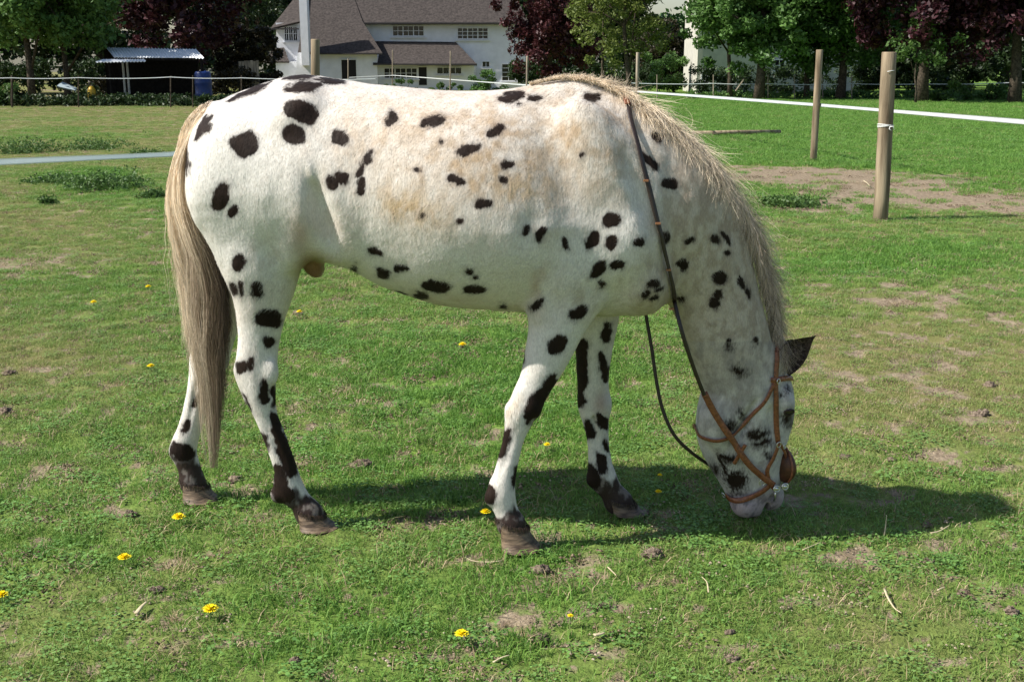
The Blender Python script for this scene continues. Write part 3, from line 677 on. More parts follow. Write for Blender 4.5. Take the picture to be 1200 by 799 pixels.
def coronet_hair(px, py, Yc, r_):
    s_ = 1 / ppm(px, py, Yc); n_ = 420; th = rng.uniform(0, 2 * math.pi, n_); c0 = P(px, py, Yc); o_ = np.stack([np.cos(th), np.sin(th) * .86, -.26 * np.cos(th)], 1)
    a0 = c0 + o_ * (r_ * s_ * .97) + np.array([0, 0, .012]) + rng.normal(size=(n_, 3)) * .002; ln_ = rng.uniform(.010, .022, n_)[:, None]
    return np.stack([a0, a0 + np.array([.10, 0, -1]) * ln_ * .5 + o_ * .004, a0 + np.array([.15, 0, -1]) * ln_ + o_ * .005], 1)
ch = np.vstack([coronet_hair(600, 615, HY['nf'], 19), coronet_hair(727, 588, HY['of'], 18), coronet_hair(363, 601, HY['nh'], 18), coronet_hair(228, 567, HY['oh'], 16.5)])
tag(ribbons("coronet_hair", ch, rng.uniform(.0009, .0016, len(ch)), np.tile(np.array([.055, .036, .028]), (len(ch), 3, 1)) * rng.uniform(.5, 1.8, (len(ch), 1, 1)), M_HAIR, horse), kind="stuff")
def uvs(c, r, n=16, m=10):
    vs, fs = [], []
    for i in range(m + 1):
        th = math.pi * i / m
        for k in range(n): vs.append(np.array(c) + np.array(r) * np.array([math.sin(th) * math.cos(2 * math.pi * k / n), math.sin(th) * math.sin(2 * math.pi * k / n), math.cos(th)]))
    for i in range(m):
        for k in range(n): fs.append([i * n + k, (i + 1) * n + k, (i + 1) * n + (k + 1) % n, i * n + (k + 1) % n])
    return vs, fs
def surf(px, py, far=False, off=.0):
    """point and normal on the horse's skin at a photo pixel"""
    if not far:
        d = Vector(ray(px, py)).normalized(); h = bvh.ray_cast(Vector((0, 0, CAMH)), d)
        if h[0] is None or h[0].y > 4.1:
            p = Vector(P(px, py, hy if px > 790 else Ymid(px))); h = bvh.find_nearest(p)
    else:
        p = Vector(P(px, py, hy if px > 790 else Ymid(px))); h = bvh.ray_cast(p + Vector((0, 1.0, 0)), Vector((0, -1, 0)))
        if h[0] is None: h = bvh.find_nearest(p + Vector((0, .08, 0)))
    return np.array(h[0]) + np.array(h[1]) * off, np.array(h[1])
for far in (False, True):
    p, nr = surf(925, 483, far, -.0105)
    v, f_ = uvs(p, (.017, .017, .017)); np_mesh("eye", v, f_, M_EYE, horse, True)
    mbe = MB(); a1 = np.cross(nr, [0, 0, 1.0]); a1 /= np.linalg.norm(a1); a2 = np.cross(nr, a1); cc0 = p + nr * .0125
    mbe.tube([cc0 + .0165 * math.cos(6.2832 * k / 18) * a1 + .0105 * math.sin(6.2832 * k / 18) * a2 - nr * .004 * abs(math.cos(6.2832 * k / 18)) for k in range(19)], .0036, 6, caps=False); mbe.build("eyelid", M_EAR, horse, True)
def ear(px0, py0, px1, py1, Y, lean, w_px, name="ear"):
    a_ = P(px0, py0, Y); b_ = P(px1, py1, Y + lean); ax = b_ - a_; Lg = np.linalg.norm(ax); ax /= Lg
    side_ = np.cross(ax, [0, 1, 0]); side_ /= np.linalg.norm(side_); fw = np.cross(side_, ax)
    n, m = 13, 12; s = w_px / ppm(px0, py0, Y); vs, fs = [], []
    for lay in (0, 1):
        for i in range(m + 1):
            t_ = i / m; wd = s * (math.sin(math.pi * (t_ * .72 + .26)) ** .8) * (1 - t_ ** 5) + .001
            for k in range(n):
                q_ = -1 + 2 * k / (n - 1); an = q_ * R(118 - 55 * t_)
                x = math.sin(an) * wd; y = math.cos(an) * wd * .8
                y -= lay * .004 * (1 if abs(q_) < .95 else 0)
                bend = math.sin(t_ * math.pi) * .006
                vs.append(a_ + ax * (t_ * Lg) + side_ * (x + bend) + fw * y)
    N_ = n * (m + 1)
    for lay in (0, 1):
        for i in range(m):
            for k in range(n - 1):
                q4 = [lay * N_ + i * n + k, lay * N_ + i * n + k + 1, lay * N_ + (i + 1) * n + k + 1, lay * N_ + (i + 1) * n + k]
                fs.append(q4 if lay == 0 else q4[::-1])
    for i in range(m):
        for k in (0, n - 1): fs.append([i * n + k, (i + 1) * n + k, N_ + (i + 1) * n + k, N_ + i * n + k])
    return np_mesh(name, vs, fs, M_EAR, horse, True)
e1 = ear(915, 432, 956, 393, 3.70, -.02, 16); ear(917, 424, 944, 398, 3.80, .03, 15)
e1["label"] = "dark brown ear turned towards the camera"
NE = 900                                            # soft hair round the ears and between them
er = np.array([P(*(np.array([916, 428]) + rng.uniform(0, 1) * np.array([22, -20]) + rng.normal(size=2) * 5), 3.70 + rng.normal() * .02 + (i % 2) * .09) for i in range(NE)])
ed = rng.normal(size=(NE, 3)) * .5 + np.array([.6, -.2, -.1]); ed /= np.linalg.norm(ed, axis=1)[:, None]
el_ = rng.uniform(.008, .02, NE)[:, None]
tag(ribbons("ear_hair", np.stack([er, er + ed * el_ * .5, er + ed * el_ + np.array([0, 0, -.003])], 1), np.full(NE, .0009), np.tile(np.array([.20, .15, .11]), (NE, 3, 1)) * rng.uniform(.5, 1.6, (NE, 1, 1)), M_HAIR, horse), kind="stuff")
print("hair", time.time() - T0)

# ================================================================ bridle
M_TAN = mat("tan_leather", (.20, .062, .024), .42, .5, .3, 120, .0006, 400, c2=(.29, .10, .042))
M_DARK = mat("dark_rein_leather", (.030, .018, .014), .45, .5, .3, 120, .0005, 300)
M_PAD = mat("brown_nose_leather", (.085, .030, .012), .5, .4, .3, 60, .0006, 300)
M_METAL = mat("polished_steel_bit", (.60, .59, .57), .30, .5, metal=1.0)
M_BRASS = mat("brass_stud", (.30, .13, .06), .5, .4)
bridle = empty("bridle", tuple(P(900, 500, hy)), "tan leather bridle with dark reins worn by the grazing spotted horse", "bridle")
def strap(name, pix, wid, m, off=.006, thick=.0035, n=None, parent=bridle, free=False):
    """pix: (px, py) near side, (px, py, 1) far side, (x, y, z, 'w') a world point"""
    P3, N3 = [], []
    for q in pix:
        if len(q) == 4: P3.append(np.array(q[:3])); N3.append(np.array([0, -1, 0.]))
        else:
            p, nr = surf(q[0], q[1], len(q) == 3 and q[2] == 1, off); P3.append(p); N3.append(nr)
    n = n or len(pix) * 5
    C = catmull(P3, n); Nn = catmull(N3, n)
    if not free:
        for i in range(n):
            l, nr, _, ds = bvh.find_nearest(Vector(C[i]))
            s_ = (Vector(C[i]) - l).dot(nr)
            if s_ < off: C[i] = np.array(l + nr * off)
    C[1:-1] = C[1:-1] * .5 + (C[:-2] + C[2:]) * .25
    Nn /= np.linalg.norm(Nn, axis=1)[:, None]
    vs, fs = [], []
    for i in range(n):
        t_ = C[min(i + 1, n - 1)] - C[max(i - 1, 0)]; t_ /= np.linalg.norm(t_) + 1e-9
        nn_ = Nn[i] - t_ * Nn[i].dot(t_); nn_ /= np.linalg.norm(nn_) + 1e-9; b_ = np.cross(t_, nn_)
        for x, y in ((-1, -.3), (-.85, 1), (.85, 1), (1, -.3), (.85, -1), (-.85, -1)): vs.append(C[i] + b_ * x * wid / 2 + nn_ * y * thick / 2)
    for i in range(n - 1):
        for k in range(6): fs.append([i * 6 + k, i * 6 + (k + 1) % 6, (i + 1) * 6 + (k + 1) % 6, (i + 1) * 6 + k])
    fs.append([5, 4, 3, 2, 1, 0]); fs.append([(n - 1) * 6 + k for k in range(6)])
    np_mesh(name, vs, fs, m, parent, True); return C
def ring(mb, c, r, w_, nrm, n=20, sx=1.0):
    nrm = np.array(nrm, float); nrm /= np.linalg.norm(nrm); a_ = np.cross(nrm, [0, 0, 1.0]); a_ /= np.linalg.norm(a_); b_ = np.cross(nrm, a_)
    mb.tube([c + r * (math.cos(2 * math.pi * k / n) * a_ * sx + math.sin(2 * math.pi * k / n) * b_) for k in range(n + 1)], w_, 6, caps=False)
strap("cheek_strap", [(909, 411), (909, 430), (908, 450), (909, 475), (910, 500), (911, 517)], .018, M_TAN)
strap("cheek_strap", [(909, 411), (909, 411, 1), (908, 450, 1), (909, 480, 1), (911, 517, 1)], .018, M_TAN)
strap("browband", [(902, 445), (912, 444), (922, 443), (928, 444), (922, 444, 1), (906, 446, 1)], .018, M_TAN, off=.008)
strap("throat_latch", [(906, 448), (897, 468), (880, 488), (862, 505), (845, 515), (828, 513), (817, 502), (814, 498)], .013, M_TAN)
strap("throat_latch", [(814, 498), (820, 506, 1), (860, 500, 1), (895, 470, 1), (906, 448, 1)], .013, M_TAN)
strap("noseband", [(851, 577), (858, 584), (868, 586), (880, 581), (893, 574), (904, 564)], .019, M_TAN, off=.009)
strap("bit_strap", [(911, 517), (905, 533), (899, 548), (900, 562), (905, 572)], .014, M_TAN, off=.012)
strap("bit_strap", [(911, 517), (917, 532), (920, 548), (918, 562), (912, 570)], .011, M_TAN, off=.013)
strap("keeper_strap", [(860, 541), (866, 530), (873, 519)], .013, M_TAN, off=.013)
# padded leather nose piece standing proud of the face
mb = MB(); c0 = P(919, 545, hy - .005)
vs, f_ = uvs((0, 0, 0), (.033, .054, .060), 20, 12); vs = np.array(vs); vs[:, 0] += .35 * vs[:, 1] ** 2 / .052; mb.add(vs + c0, f_); mb.build("nose_pad", M_PAD, bridle, True)
mb = MB(); mb.tube([c0 + np.array([.004 + .0118 * math.sin(6.2832 * k / 24) ** 2, .055 * math.sin(6.2832 * k / 24), .0615 * math.cos(6.2832 * k / 24)]) for k in range(25)], .004, 6, caps=False); mb.build("pad_binding", M_TAN, bridle, True)
mb = MB(); pr = surf(908, 572, off=.026)[0]
for dx, dz in ((-.014, .0), (.014, .008)): ring(mb, pr + np.array([dx, -.004, dz]), .0105, .0034, (.25, -1, .1))
for dx, dz in ((-.014, .0), (.014, .008)): v, f_ = uvs(pr + np.array([dx, -.006, dz]), (.0075, .004, .0075), 10, 6); mb.add(v, f_)
mb.tube([pr + np.array([-.018, 0, -.006]), pr + np.array([-.016, .002, -.03]), pr + np.array([-.020, .004, -.048])], .0028, 6)
mb.build("bit_ring", M_METAL, bridle, True)
def small_ring(px, py, r, nm="buckle"):
    p, nr = surf(px, py, off=.014); m_ = MB(); ring(m_, p, r, .0018, nr, 14, .8); m_.build(nm, M_METAL, bridle, True)
small_ring(910, 519, .010); small_ring(851, 577, .010); small_ring(892, 563, .012); small_ring(909, 446, .008); small_ring(916, 521, .009)
# reins: the near one over the neck, the far one hanging in a loop
near_rein = strap("rein", [(733, 114), (737, 138), (744, 165), (752, 195), (762, 230), (769, 262), (775, 290), (783, 325), (789, 350)], .016, M_DARK, off=.010)
pa = near_rein[-1]
strap("rein", [tuple(pa) + ('w',), tuple(P(798, 385, 3.565)) + ('w',), tuple(P(809, 420, 3.58)) + ('w',), tuple(P(822, 455, 3.61)) + ('w',), tuple(P(826, 464, 3.62)) + ('w',)], .013, M_DARK, free=True)
strap("rein", [tuple(P(825, 460, 3.617)) + ('w',), tuple(P(838, 485, 3.635)) + ('w',), (858, 517), (876, 540), (892, 555), (904, 566)], .022, M_TAN, off=.016)
b0 = surf(733, 114, off=.012)[0]
strap("rein", [(733, 114), (740, 112), (742, 116, 1), (742, 160, 1), (746, 230, 1), (752, 300, 1), (754, 345, 1)], .016, M_DARK, off=.010)
strap("rein", [tuple(P(754, 350, 3.80)) + ('w',), tuple(P(758, 375, 3.80)) + ('w',), tuple(P(764, 410, 3.79)) + ('w',), tuple(P(769, 445, 3.78)) + ('w',), tuple(P(776, 478, 3.77)) + ('w',), tuple(P(789, 508, 3.76)) + ('w',),
               tuple(P(808, 528, 3.77)) + ('w',), tuple(P(832, 545, 3.80)) + ('w',), tuple(P(862, 560, 3.86)) + ('w',), tuple(P(902, 570, 3.85)) + ('w',)], .012, M_DARK, free=True, n=60)
for x, y in ((736, 118), (755, 212), (768, 262), (779, 316), (787, 362)):
    if y < 350: p, nr = surf(x, y, off=.014)
    else: p = P(x, y, 3.56)
    MB().box(p, (.015, .007, .006)).build("stud", M_BRASS, bridle)
strap("rein_buckle_tab", [(733, 112), (732, 118), (734, 126)], .02, M_TAN, off=.014)
print("tack", time.time() - T0)
# ================================================================ ground
def zbase(y): return -.0185 * np.maximum(0, np.asarray(y, float) - 12)
DIRT = np.array([[960, 204, 120, 13, 1.5], [1110, 234, 120, 9, 1.5], [1040, 216, 110, 12, 1.3], [935, 240, 75, 8, 1.3], [1010, 228, 90, 9, 1.0], [30, 306, 70, 12, .75], [120, 318, 80, 12, .45], [432, 546, 32, 8, .7], [285, 572, 26, 8, .6],
                 [1090, 347, 120, 13, .55], [1180, 345, 60, 30, .4], [1000, 583, 60, 14, .45], [930, 560, 40, 10, .4], [1185, 692, 40, 9, .6], [240, 270, 120, 10, .35], [480, 446, 50, 10, .3], [700, 470, 40, 10, .4], [150, 602, 24, 6, .5],
                 [630, 748, 20, 8, .5], [395, 683, 22, 8, .4], [810, 645, 70, 9, .45], [1030, 742, 40, 8, .4], [1050, 640, 34, 7, .45], [800, 505, 60, 12, .35], [560, 480, 60, 8, .25], [60, 430, 60, 8, .25]])
def cover(x, y):
    """0 bare soil .. 1 close turf; and 0..1 how lush"""
    z = zbase(y); px, py = proj(np.stack([x, np.maximum(y, .3), z], 1))
    d = np.zeros(len(x))
    for a, b, ra, rb, s in DIRT:
        q = ((px - a) / ra) ** 2 + ((py - b) / rb) ** 2; d = np.maximum(d, s * np.exp(-q * .9))
    pl = [(800, 178, 7), (880, 190, 9), (960, 200, 13), (1040, 217, 13), (1120, 231, 9), (1260, 254, 8)]
    for (xa, ya, ra), (xb, yb, rb) in zip(pl[:-1], pl[1:]):
        t = np.clip((px - xa) / (xb - xa), 0, 1); dd = (py - (ya + (yb - ya) * t)) / (ra + (rb - ra) * t)
        d = np.maximum(d, 2.0 * np.exp(-np.abs(dd) ** 3) * (px > xa - 1) * (px < xb + 1))
    n = fbm(x * 1.7, y * 1.7, None, 5, 4); n2 = fbm(x * 7, y * 7, None, 9, 3); n0 = fbm(x * .35, y * .35, None, 19, 3)
    bare = d * (.28 + 1.0 * n2) + sstep(.60, .76, n) * .30 * sstep(.35, .6, n2) + sstep(.62, .78, n2) * .45 + sstep(.60, .76, fbm(x * 18, y * 18, None, 77, 2)) * .6
    bare = bare + np.exp(-((px - 1060) / 150) ** 2 - ((py - 430) / 90) ** 2) * sstep(.45, .65, n2) * .32
    bare = np.clip(bare, 0, 1)
    fld = sstep(-.2, .6, y - (16.9 - .62 * (x - 4.0))) * sstep(.2, 3.2, x + (n - .5) * 5)            # the ungrazed field beyond the tape
    bare = bare * (1 - .93 * fld)
    lush = np.clip(.55 + (n0 - .5) * 1.6 + (n - .5) * .6, 0, 1)
    for a, b, ra, rb, s in ((1080, 300, 110, 20, .6), (330, 390, 200, 40, .25), (110, 215, 60, 18, .6), (100, 165, 130, 18, .4), (900, 240, 40, 9, .6)):
        lush = lush + s * np.exp(-((px - a) / ra) ** 2 - ((py - b) / rb) ** 2)
    dull = sstep(14, 20, y) * (1 - fld) * .6 + np.exp(-((px - 1050) / 130) ** 2 - ((py - 420) / 70) ** 2) * .6 + np.exp(-((px - 60) / 160) ** 2 - ((py - 265) / 28) ** 2) * .45
    lush = np.clip(lush - dull, 0, 1); lush = lush * (1 - fld) + fld * .95
    return 1 - bare, np.clip(lush, 0, 1), fld
def relief(x, y):
    n = (fbm(x * .8, y * .8, None, 101, 3) - .5) * .05 + (fbm(x * 5, y * 5, None, 102, 3) - .5) * .030 + (fbm(x * 22, y * 22, None, 103, 2) - .5) * .012
    return n
def gz_at(x, y):
    x = np.atleast_1d(np.asarray(x, float)); y = np.atleast_1d(np.asarray(y, float))
    return zbase(y) + relief(x, y) * (1 - sstep(25, 60, y)) - .004
def GH(px, py):                                # where the ray through a pixel meets the ground
    d = ray(px, py); t = 1.0
    for _ in range(60): Y = d[1] * t; t = (CAMH - float(zbase(Y))) / -d[2]
    return np.array([d[0] * t, d[1] * t, float(gz_at(d[0] * t, d[1] * t)[0])])
rows = np.concatenate([-np.geomspace(60, .6, 16), np.linspace(-.4, 1.6, 12), np.geomspace(1.7, 60, 430), np.geomspace(63, 900, 30)])
uu_ = np.linspace(-1, 1, 380); uu_ = np.sign(uu_) * (np.abs(uu_) * .72 + .28 * np.abs(uu_) ** 5 * 3.0)
Yg, Ug = np.meshgrid(rows, uu_, indexing='ij'); Xg = Ug * (2.2 + np.abs(Yg) * .62 + 14 * (Yg < 0)) * 1.0
Xg = np.where(Yg > 60, Ug * (39.4 + (Yg - 60) * 1.6), Xg)
Zg = gz_at(Xg.ravel(), Yg.ravel()); gvv = np.stack([Xg.ravel(), Yg.ravel(), Zg], 1)
nr0, nc0 = Yg.shape; ix = (np.arange(nr0 - 1)[:, None] * nc0 + np.arange(nc0 - 1)[None, :]).ravel()
cv, lu, fl = cover(gvv[:, 0], gvv[:, 1])
gvv[:, 2] -= (1 - cv) * .008 * (gvv[:, 1] < 30)
def ground_material():
    m = bpy.data.materials.new("turf_and_soil"); m.use_nodes = True; n = m.node_tree; L = n.links; b = n.nodes["Principled BSDF"]; b.inputs["Roughness"].default_value = .95; b.inputs["Specular IOR Level"].default_value = .1
    g = n.nodes.new("ShaderNodeNewGeometry"); a = n.nodes.new("ShaderNodeAttribute"); a.attribute_name = "cover"; l = n.nodes.new("ShaderNodeAttribute"); l.attribute_name = "lush"
    def noise(sc_, det=6):
        t = n.nodes.new("ShaderNodeTexNoise"); t.inputs["Scale"].default_value = sc_; t.inputs["Detail"].default_value = det; L.new(g.outputs["Position"], t.inputs["Vector"]); return t
    def mixc(f_, A, B):
        x = n.nodes.new("ShaderNodeMix"); x.data_type = 'RGBA'
        for s_, v in (("A", A), ("B", B)):
            if isinstance(v, tuple): x.inputs[s_].default_value = (*v, 1)
            else: L.new(v, x.inputs[s_])
        L.new(f_, x.inputs["Factor"]); return x.outputs["Result"]
    def rng_(o, a_, b_):
        r_ = n.nodes.new("ShaderNodeMapRange"); r_.inputs["From Min"].default_value = a_; r_.inputs["From Max"].default_value = b_; L.new(o, r_.inputs["Value"]); return r_.outputs[0]
    soil = mixc(rng_(noise(26).outputs[0], .35, .65), (.14, .104, .070), (.28, .225, .155))
    soil = mixc(rng_(noise(150).outputs[0], .5, .72), soil, (.34, .27, .19))
    grs = mixc(rng_(noise(34, 9).outputs[0], .35, .65), (.06, .12, .020), (.15, .25, .045))
    dry = mixc(rng_(noise(9).outputs[0], .35, .7), (.12, .13, .04), (.20, .18, .075))
    grs = mixc(l.outputs["Fac"], dry, grs)
    ad = n.nodes.new("ShaderNodeMath"); ad.operation = 'ADD'; L.new(a.outputs["Fac"], ad.inputs[0])
    m2 = n.nodes.new("ShaderNodeMath"); m2.operation = 'MULTIPLY_ADD'; m2.inputs[1].default_value = .9; m2.inputs[2].default_value = -.45; L.new(noise(48, 5).outputs[0], m2.inputs[0]); L.new(m2.outputs[0], ad.inputs[1])
    L.new(mixc(rng_(ad.outputs[0], .38, .74), soil, grs), b.inputs["Base Color"])
    bu = n.nodes.new("ShaderNodeBump"); bu.inputs["Distance"].default_value = .012; bu.inputs["Strength"].default_value = .9; L.new(noise(75, 8).outputs[0], bu.inputs["Height"]); L.new(bu.outputs[0], b.inputs["Normal"])
    return m
ground = np_mesh("ground", gvv, np.stack([ix, ix + 1, ix + nc0 + 1, ix + nc0], 1), ground_material(), None, True); tag(ground, kind="structure")
for nme, val in (("cover", cv), ("lush", lu)):
    a_ = ground.data.attributes.new(nme, 'FLOAT', 'POINT'); a_.data.foreach_set("value", val.astype(np.float32))

# ---------------------------------------------------------------- grass
def grass_material(name, c1, c2, c3, trans=.35):
    m = bpy.data.materials.new(name); m.use_nodes = True; n = m.node_tree; L = n.links; b = n.nodes["Principled BSDF"]; b.inputs["Roughness"].default_value = .55; b.inputs["Specular IOR Level"].default_value = .3
    g = n.nodes.new("ShaderNodeNewGeometry"); at = n.nodes.new("ShaderNodeAttribute"); at.attribute_name = "rv"
    li = n.nodes.new("ShaderNodeAttribute"); li.attribute_name = "ilush"; li.attribute_type = 'INSTANCER'
    t = n.nodes.new("ShaderNodeTexNoise"); t.inputs["Scale"].default_value = 5; t.inputs["Detail"].default_value = 5; L.new(g.outputs["Position"], t.inputs["Vector"])
    s = n.nodes.new("ShaderNodeMath"); s.operation = 'ADD'; L.new(t.outputs[0], s.inputs[0]); L.new(at.outputs["Fac"], s.inputs[1])
    r = n.nodes.new("ShaderNodeMapRange"); r.inputs["From Min"].default_value = .55; r.inputs["From Max"].default_value = 1.45; L.new(s.outputs[0], r.inputs["Value"])
    x = n.nodes.new("ShaderNodeMix"); x.data_type = 'RGBA'; x.inputs["A"].default_value = (*c1, 1); x.inputs["B"].default_value = (*c2, 1); L.new(r.outputs[0], x.inputs["Factor"])
    y = n.nodes.new("ShaderNodeMix"); y.data_type = 'RGBA'; y.inputs["A"].default_value = (*c3, 1); L.new(x.outputs["Result"], y.inputs["B"])
    q = n.nodes.new("ShaderNodeMath"); q.operation = 'MULTIPLY_ADD'; q.inputs[1].default_value = .9; q.inputs[2].default_value = .28; q.use_clamp = True; L.new(li.outputs["Fac"], q.inputs[0]); L.new(q.outputs[0], y.inputs["Factor"])
    L.new(y.outputs["Result"], b.inputs["Base Color"])
    tr = n.nodes.new("ShaderNodeBsdfTranslucent"); L.new(y.outputs["Result"], tr.inputs[0]); mx = n.nodes.new("ShaderNodeMixShader"); mx.inputs[0].default_value = trans
    L.new(b.outputs[0], mx.inputs[1]); L.new(tr.outputs[0], mx.inputs[2]); L.new(mx.outputs[0], n.nodes["Material Output"].inputs[0]); return m
M_GR = grass_material("grass_blades", (.088, .200, .034), (.215, .385, .072), (.31, .33, .115))
M_ST = grass_material("dry_grass_blades", (.30, .23, .12), (.42, .34, .19), (.36, .28, .16), .2)
M_CL = grass_material("clover_leaves", (.08, .185, .040), (.185, .355, .085), (.22, .30, .09), .28)
gcol = bpy.data.collections.new("grass_tufts")          # not linked to the scene: only the source of the scatter
def blades(n_, spread, hmin, hmax, wid, lean, m, name, leafy=False):
    vs, fs, rv = [], [], []
    for i in range(n_):
        r_ = spread * math.sqrt(rnd.random()); a_ = rnd.random() * 6.283; x, y = r_ * math.cos(a_), r_ * math.sin(a_)
        h = rnd.uniform(hmin, hmax); w_ = wid * rnd.uniform(.7, 1.3); th = rnd.random() * 6.283; dx, dy = math.cos(th), math.sin(th); ph = rnd.random() * 6.283
        lx, ly = math.cos(ph) * lean * h * rnd.uniform(.3, 1.6), math.sin(ph) * lean * h * rnd.uniform(.3, 1.6); k = len(vs); v_ = rnd.random()
        if leafy:
            c = np.array([x, y, h]); t1 = np.array([dx, dy, rnd.uniform(-.3, .3)]) * w_; t2 = np.array([-dy, dx, rnd.uniform(-.3, .3)]) * w_ * .8
            vs += [c - t1, c - t1 * .4 - t2, c + t1 * .6 - t2 * .8, c + t1, c + t1 * .6 + t2 * .8, c - t1 * .4 + t2]; fs += [[k, k + 1, k + 2, k + 3], [k, k + 3, k + 4, k + 5]]; rv += [v_] * 6
        else:
            vs += [[x - dx * w_ / 2, y - dy * w_ / 2, -.006], [x + dx * w_ / 2, y + dy * w_ / 2, -.006], [x + lx * .35 + dx * w_ * .42, y + ly * .35 + dy * w_ * .42, h * .6], [x + lx * .35 - dx * w_ * .42, y + ly * .35 - dy * w_ * .42, h * .6], [x + lx, y + ly, h * rnd.uniform(.75, 1)]]
            fs += [[k, k + 1, k + 2, k + 3], [k + 3, k + 2, k + 4]]; rv += [v_] * 5
    me = bpy.data.meshes.new(name); me.from_pydata([list(map(float, v)) for v in vs], [], fs); me.materials.append(m)
    a2 = me.attributes.new("rv", 'FLOAT', 'POINT'); a2.data.foreach_set("value", np.array(rv, dtype=np.float32))
    o = bpy.data.objects.new(name, me); gcol.objects.link(o); return o
for i in range(5): blades(80, .080, .006, .026, .0032, 1.25, M_GR, "tuft_%02d_grass" % i)
for i in range(5, 7): blades(60, .07, .016, .044, .0034, .9, M_GR, "tuft_%02d_long" % i)
blades(26, .08, .010, .030, .0026, 1.6, M_ST, "tuft_07_dry")
blades(42, .065, .008, .022, .0048, 0, M_CL, "tuft_08_clover", True)
blades(16, .05, .008, .020, .0060, 0, M_CL, "tuft_09_leaves", True)
def crumbs(name, n_, m):
    vs, fs = [], []
    for i in range(n_):
        a_ = rnd.random() * 6.283; r_ = .075 * math.sqrt(rnd.random()); c = np.array([r_ * math.cos(a_), r_ * math.sin(a_), rnd.uniform(.002, .014)]); s_ = rnd.uniform(.002, .0075); k = len(vs)
        vs += [c + s_ * np.array(q) * rng.uniform(.6, 1.3, 3) for q in ((1, 0, 0), (0, 1, 0), (-1, 0, 0), (0, -1, 0), (0, 0, .8), (0, 0, -.8))]
        fs += [[k, k + 1, k + 4], [k + 1, k + 2, k + 4], [k + 2, k + 3, k + 4], [k + 3, k, k + 4], [k + 1, k, k + 5], [k + 2, k + 1, k + 5], [k + 3, k + 2, k + 5], [k, k + 3, k + 5]]
    me = bpy.data.meshes.new(name); me.from_pydata([list(map(float, v)) for v in vs], [], fs); me.materials.append(m); gcol.objects.link(bpy.data.objects.new(name, me))
crumbs("tuft_10_crumbs", 34, mat("soil_crumbs", (.13, .092, .06), .95, .1, .5, 40, c2=(.33, .255, .17)))
crumbs("tuft_11_crumbs", 16, mat("pale_crumbs", (.27, .21, .14), .95, .1, .3, 40, c2=(.46, .39, .28)))
dmin, dmax = 1.9, 60.0
def scatter(nc_, seed):
    r_ = np.random.default_rng(seed)
    # density falls with distance: sample distance from a chosen profile
    dd = np.geomspace(dmin, dmax, 400); dens = np.minimum(520, 13500 / dd ** 1.75); pdf = dens * dd; cdf = np.cumsum((pdf[1:] + pdf[:-1]) / 2 * np.diff(dd)); cdf /= cdf[-1]
    y = np.interp(r_.random(nc_), cdf, dd[1:]); x = (r_.random(nc_) * 2 - 1) * (y * .62 + 1.5); return x, y
xg_, yg_ = scatter(128000, 5)
c_, l_, f_ = cover(xg_, yg_)
keep = rng.random(len(xg_)) < np.clip(c_ * 1.25 - .22, .10, 1); xg_, yg_, c_, l_, f_ = [v[keep] for v in (xg_, yg_, c_, l_, f_)]
u_ = rng.random(len(xg_)); vid = rng.integers(0, 5, len(xg_))
vid = np.where((l_ > .75) & (u_ < .30), rng.integers(5, 7, len(xg_)), vid)
vid = np.where(u_ > .90 - .26 * (1 - l_), 7, vid); clv = fbm(xg_ * 1.1, yg_ * 1.1, None, 207, 3)
vid = np.where((rng.random(len(xg_)) < .22 + .22 * sstep(.48, .66, clv)) & (vid < 5), np.where(rng.random(len(xg_)) < .82, 8, 9), vid)
vid = np.where((rng.random(len(xg_)) < .035 + .30 * sstep(.9, .3, c_)) & (yg_ < 16), np.where(rng.random(len(xg_)) < .6, 10, 11), vid)
scl = (rng.uniform(.6, 1.15, len(xg_)) * (.72 + .5 * l_) * np.clip((yg_ / 7.5) ** .45, 1, 2.2)) * (1 + .15 * f_)
gp = np.stack([xg_, yg_, gz_at(xg_, yg_)], 1)
gme = bpy.data.meshes.new("grass"); gme.vertices.add(len(gp)); gme.vertices.foreach_set("co", gp.astype(np.float32).ravel())
for nme, val, ty in (("scl", scl, 'FLOAT'), ("rot", rng.uniform(0, 6.283, len(gp)), 'FLOAT'), ("ilush", np.clip(l_ + rng.normal(size=len(l_)) * .12, 0, 1), 'FLOAT')):
    a_ = gme.attributes.new(nme, ty, 'POINT'); a_.data.foreach_set("value", np.asarray(val, dtype=np.float32))
a_ = gme.attributes.new("vid", 'INT', 'POINT'); a_.data.foreach_set("value", vid.astype(np.int32))
grass = bpy.data.objects.new("grass", gme); col.objects.link(grass)
tag(grass, "short grazed green turf with dry and clover patches across the paddock", "grass", kind="stuff")
ng = bpy.data.node_groups.new("scatter_grass", 'GeometryNodeTree')
ng.interface.new_socket("Geometry", in_out='INPUT', socket_type='NodeSocketGeometry'); ng.interface.new_socket("Geometry", in_out='OUTPUT', socket_type='NodeSocketGeometry')
gi = ng.nodes.new('NodeGroupInput'); go = ng.nodes.new('NodeGroupOutput'); iop = ng.nodes.new('GeometryNodeInstanceOnPoints'); ci_ = ng.nodes.new('GeometryNodeCollectionInfo')
ci_.inputs[0].default_value = gcol; ci_.inputs["Separate Children"].default_value = True; ci_.inputs["Reset Children"].default_value = True
def nattr(nm, ty):
    a = ng.nodes.new('GeometryNodeInputNamedAttribute'); a.data_type = ty; a.inputs[0].default_value = nm
    return next(o for o in a.outputs if o.enabled and o.name == "Attribute")
ng.links.new(gi.outputs[0], iop.inputs["Points"]); ng.links.new(ci_.outputs[0], iop.inputs["Instance"]); iop.inputs["Pick Instance"].default_value = True
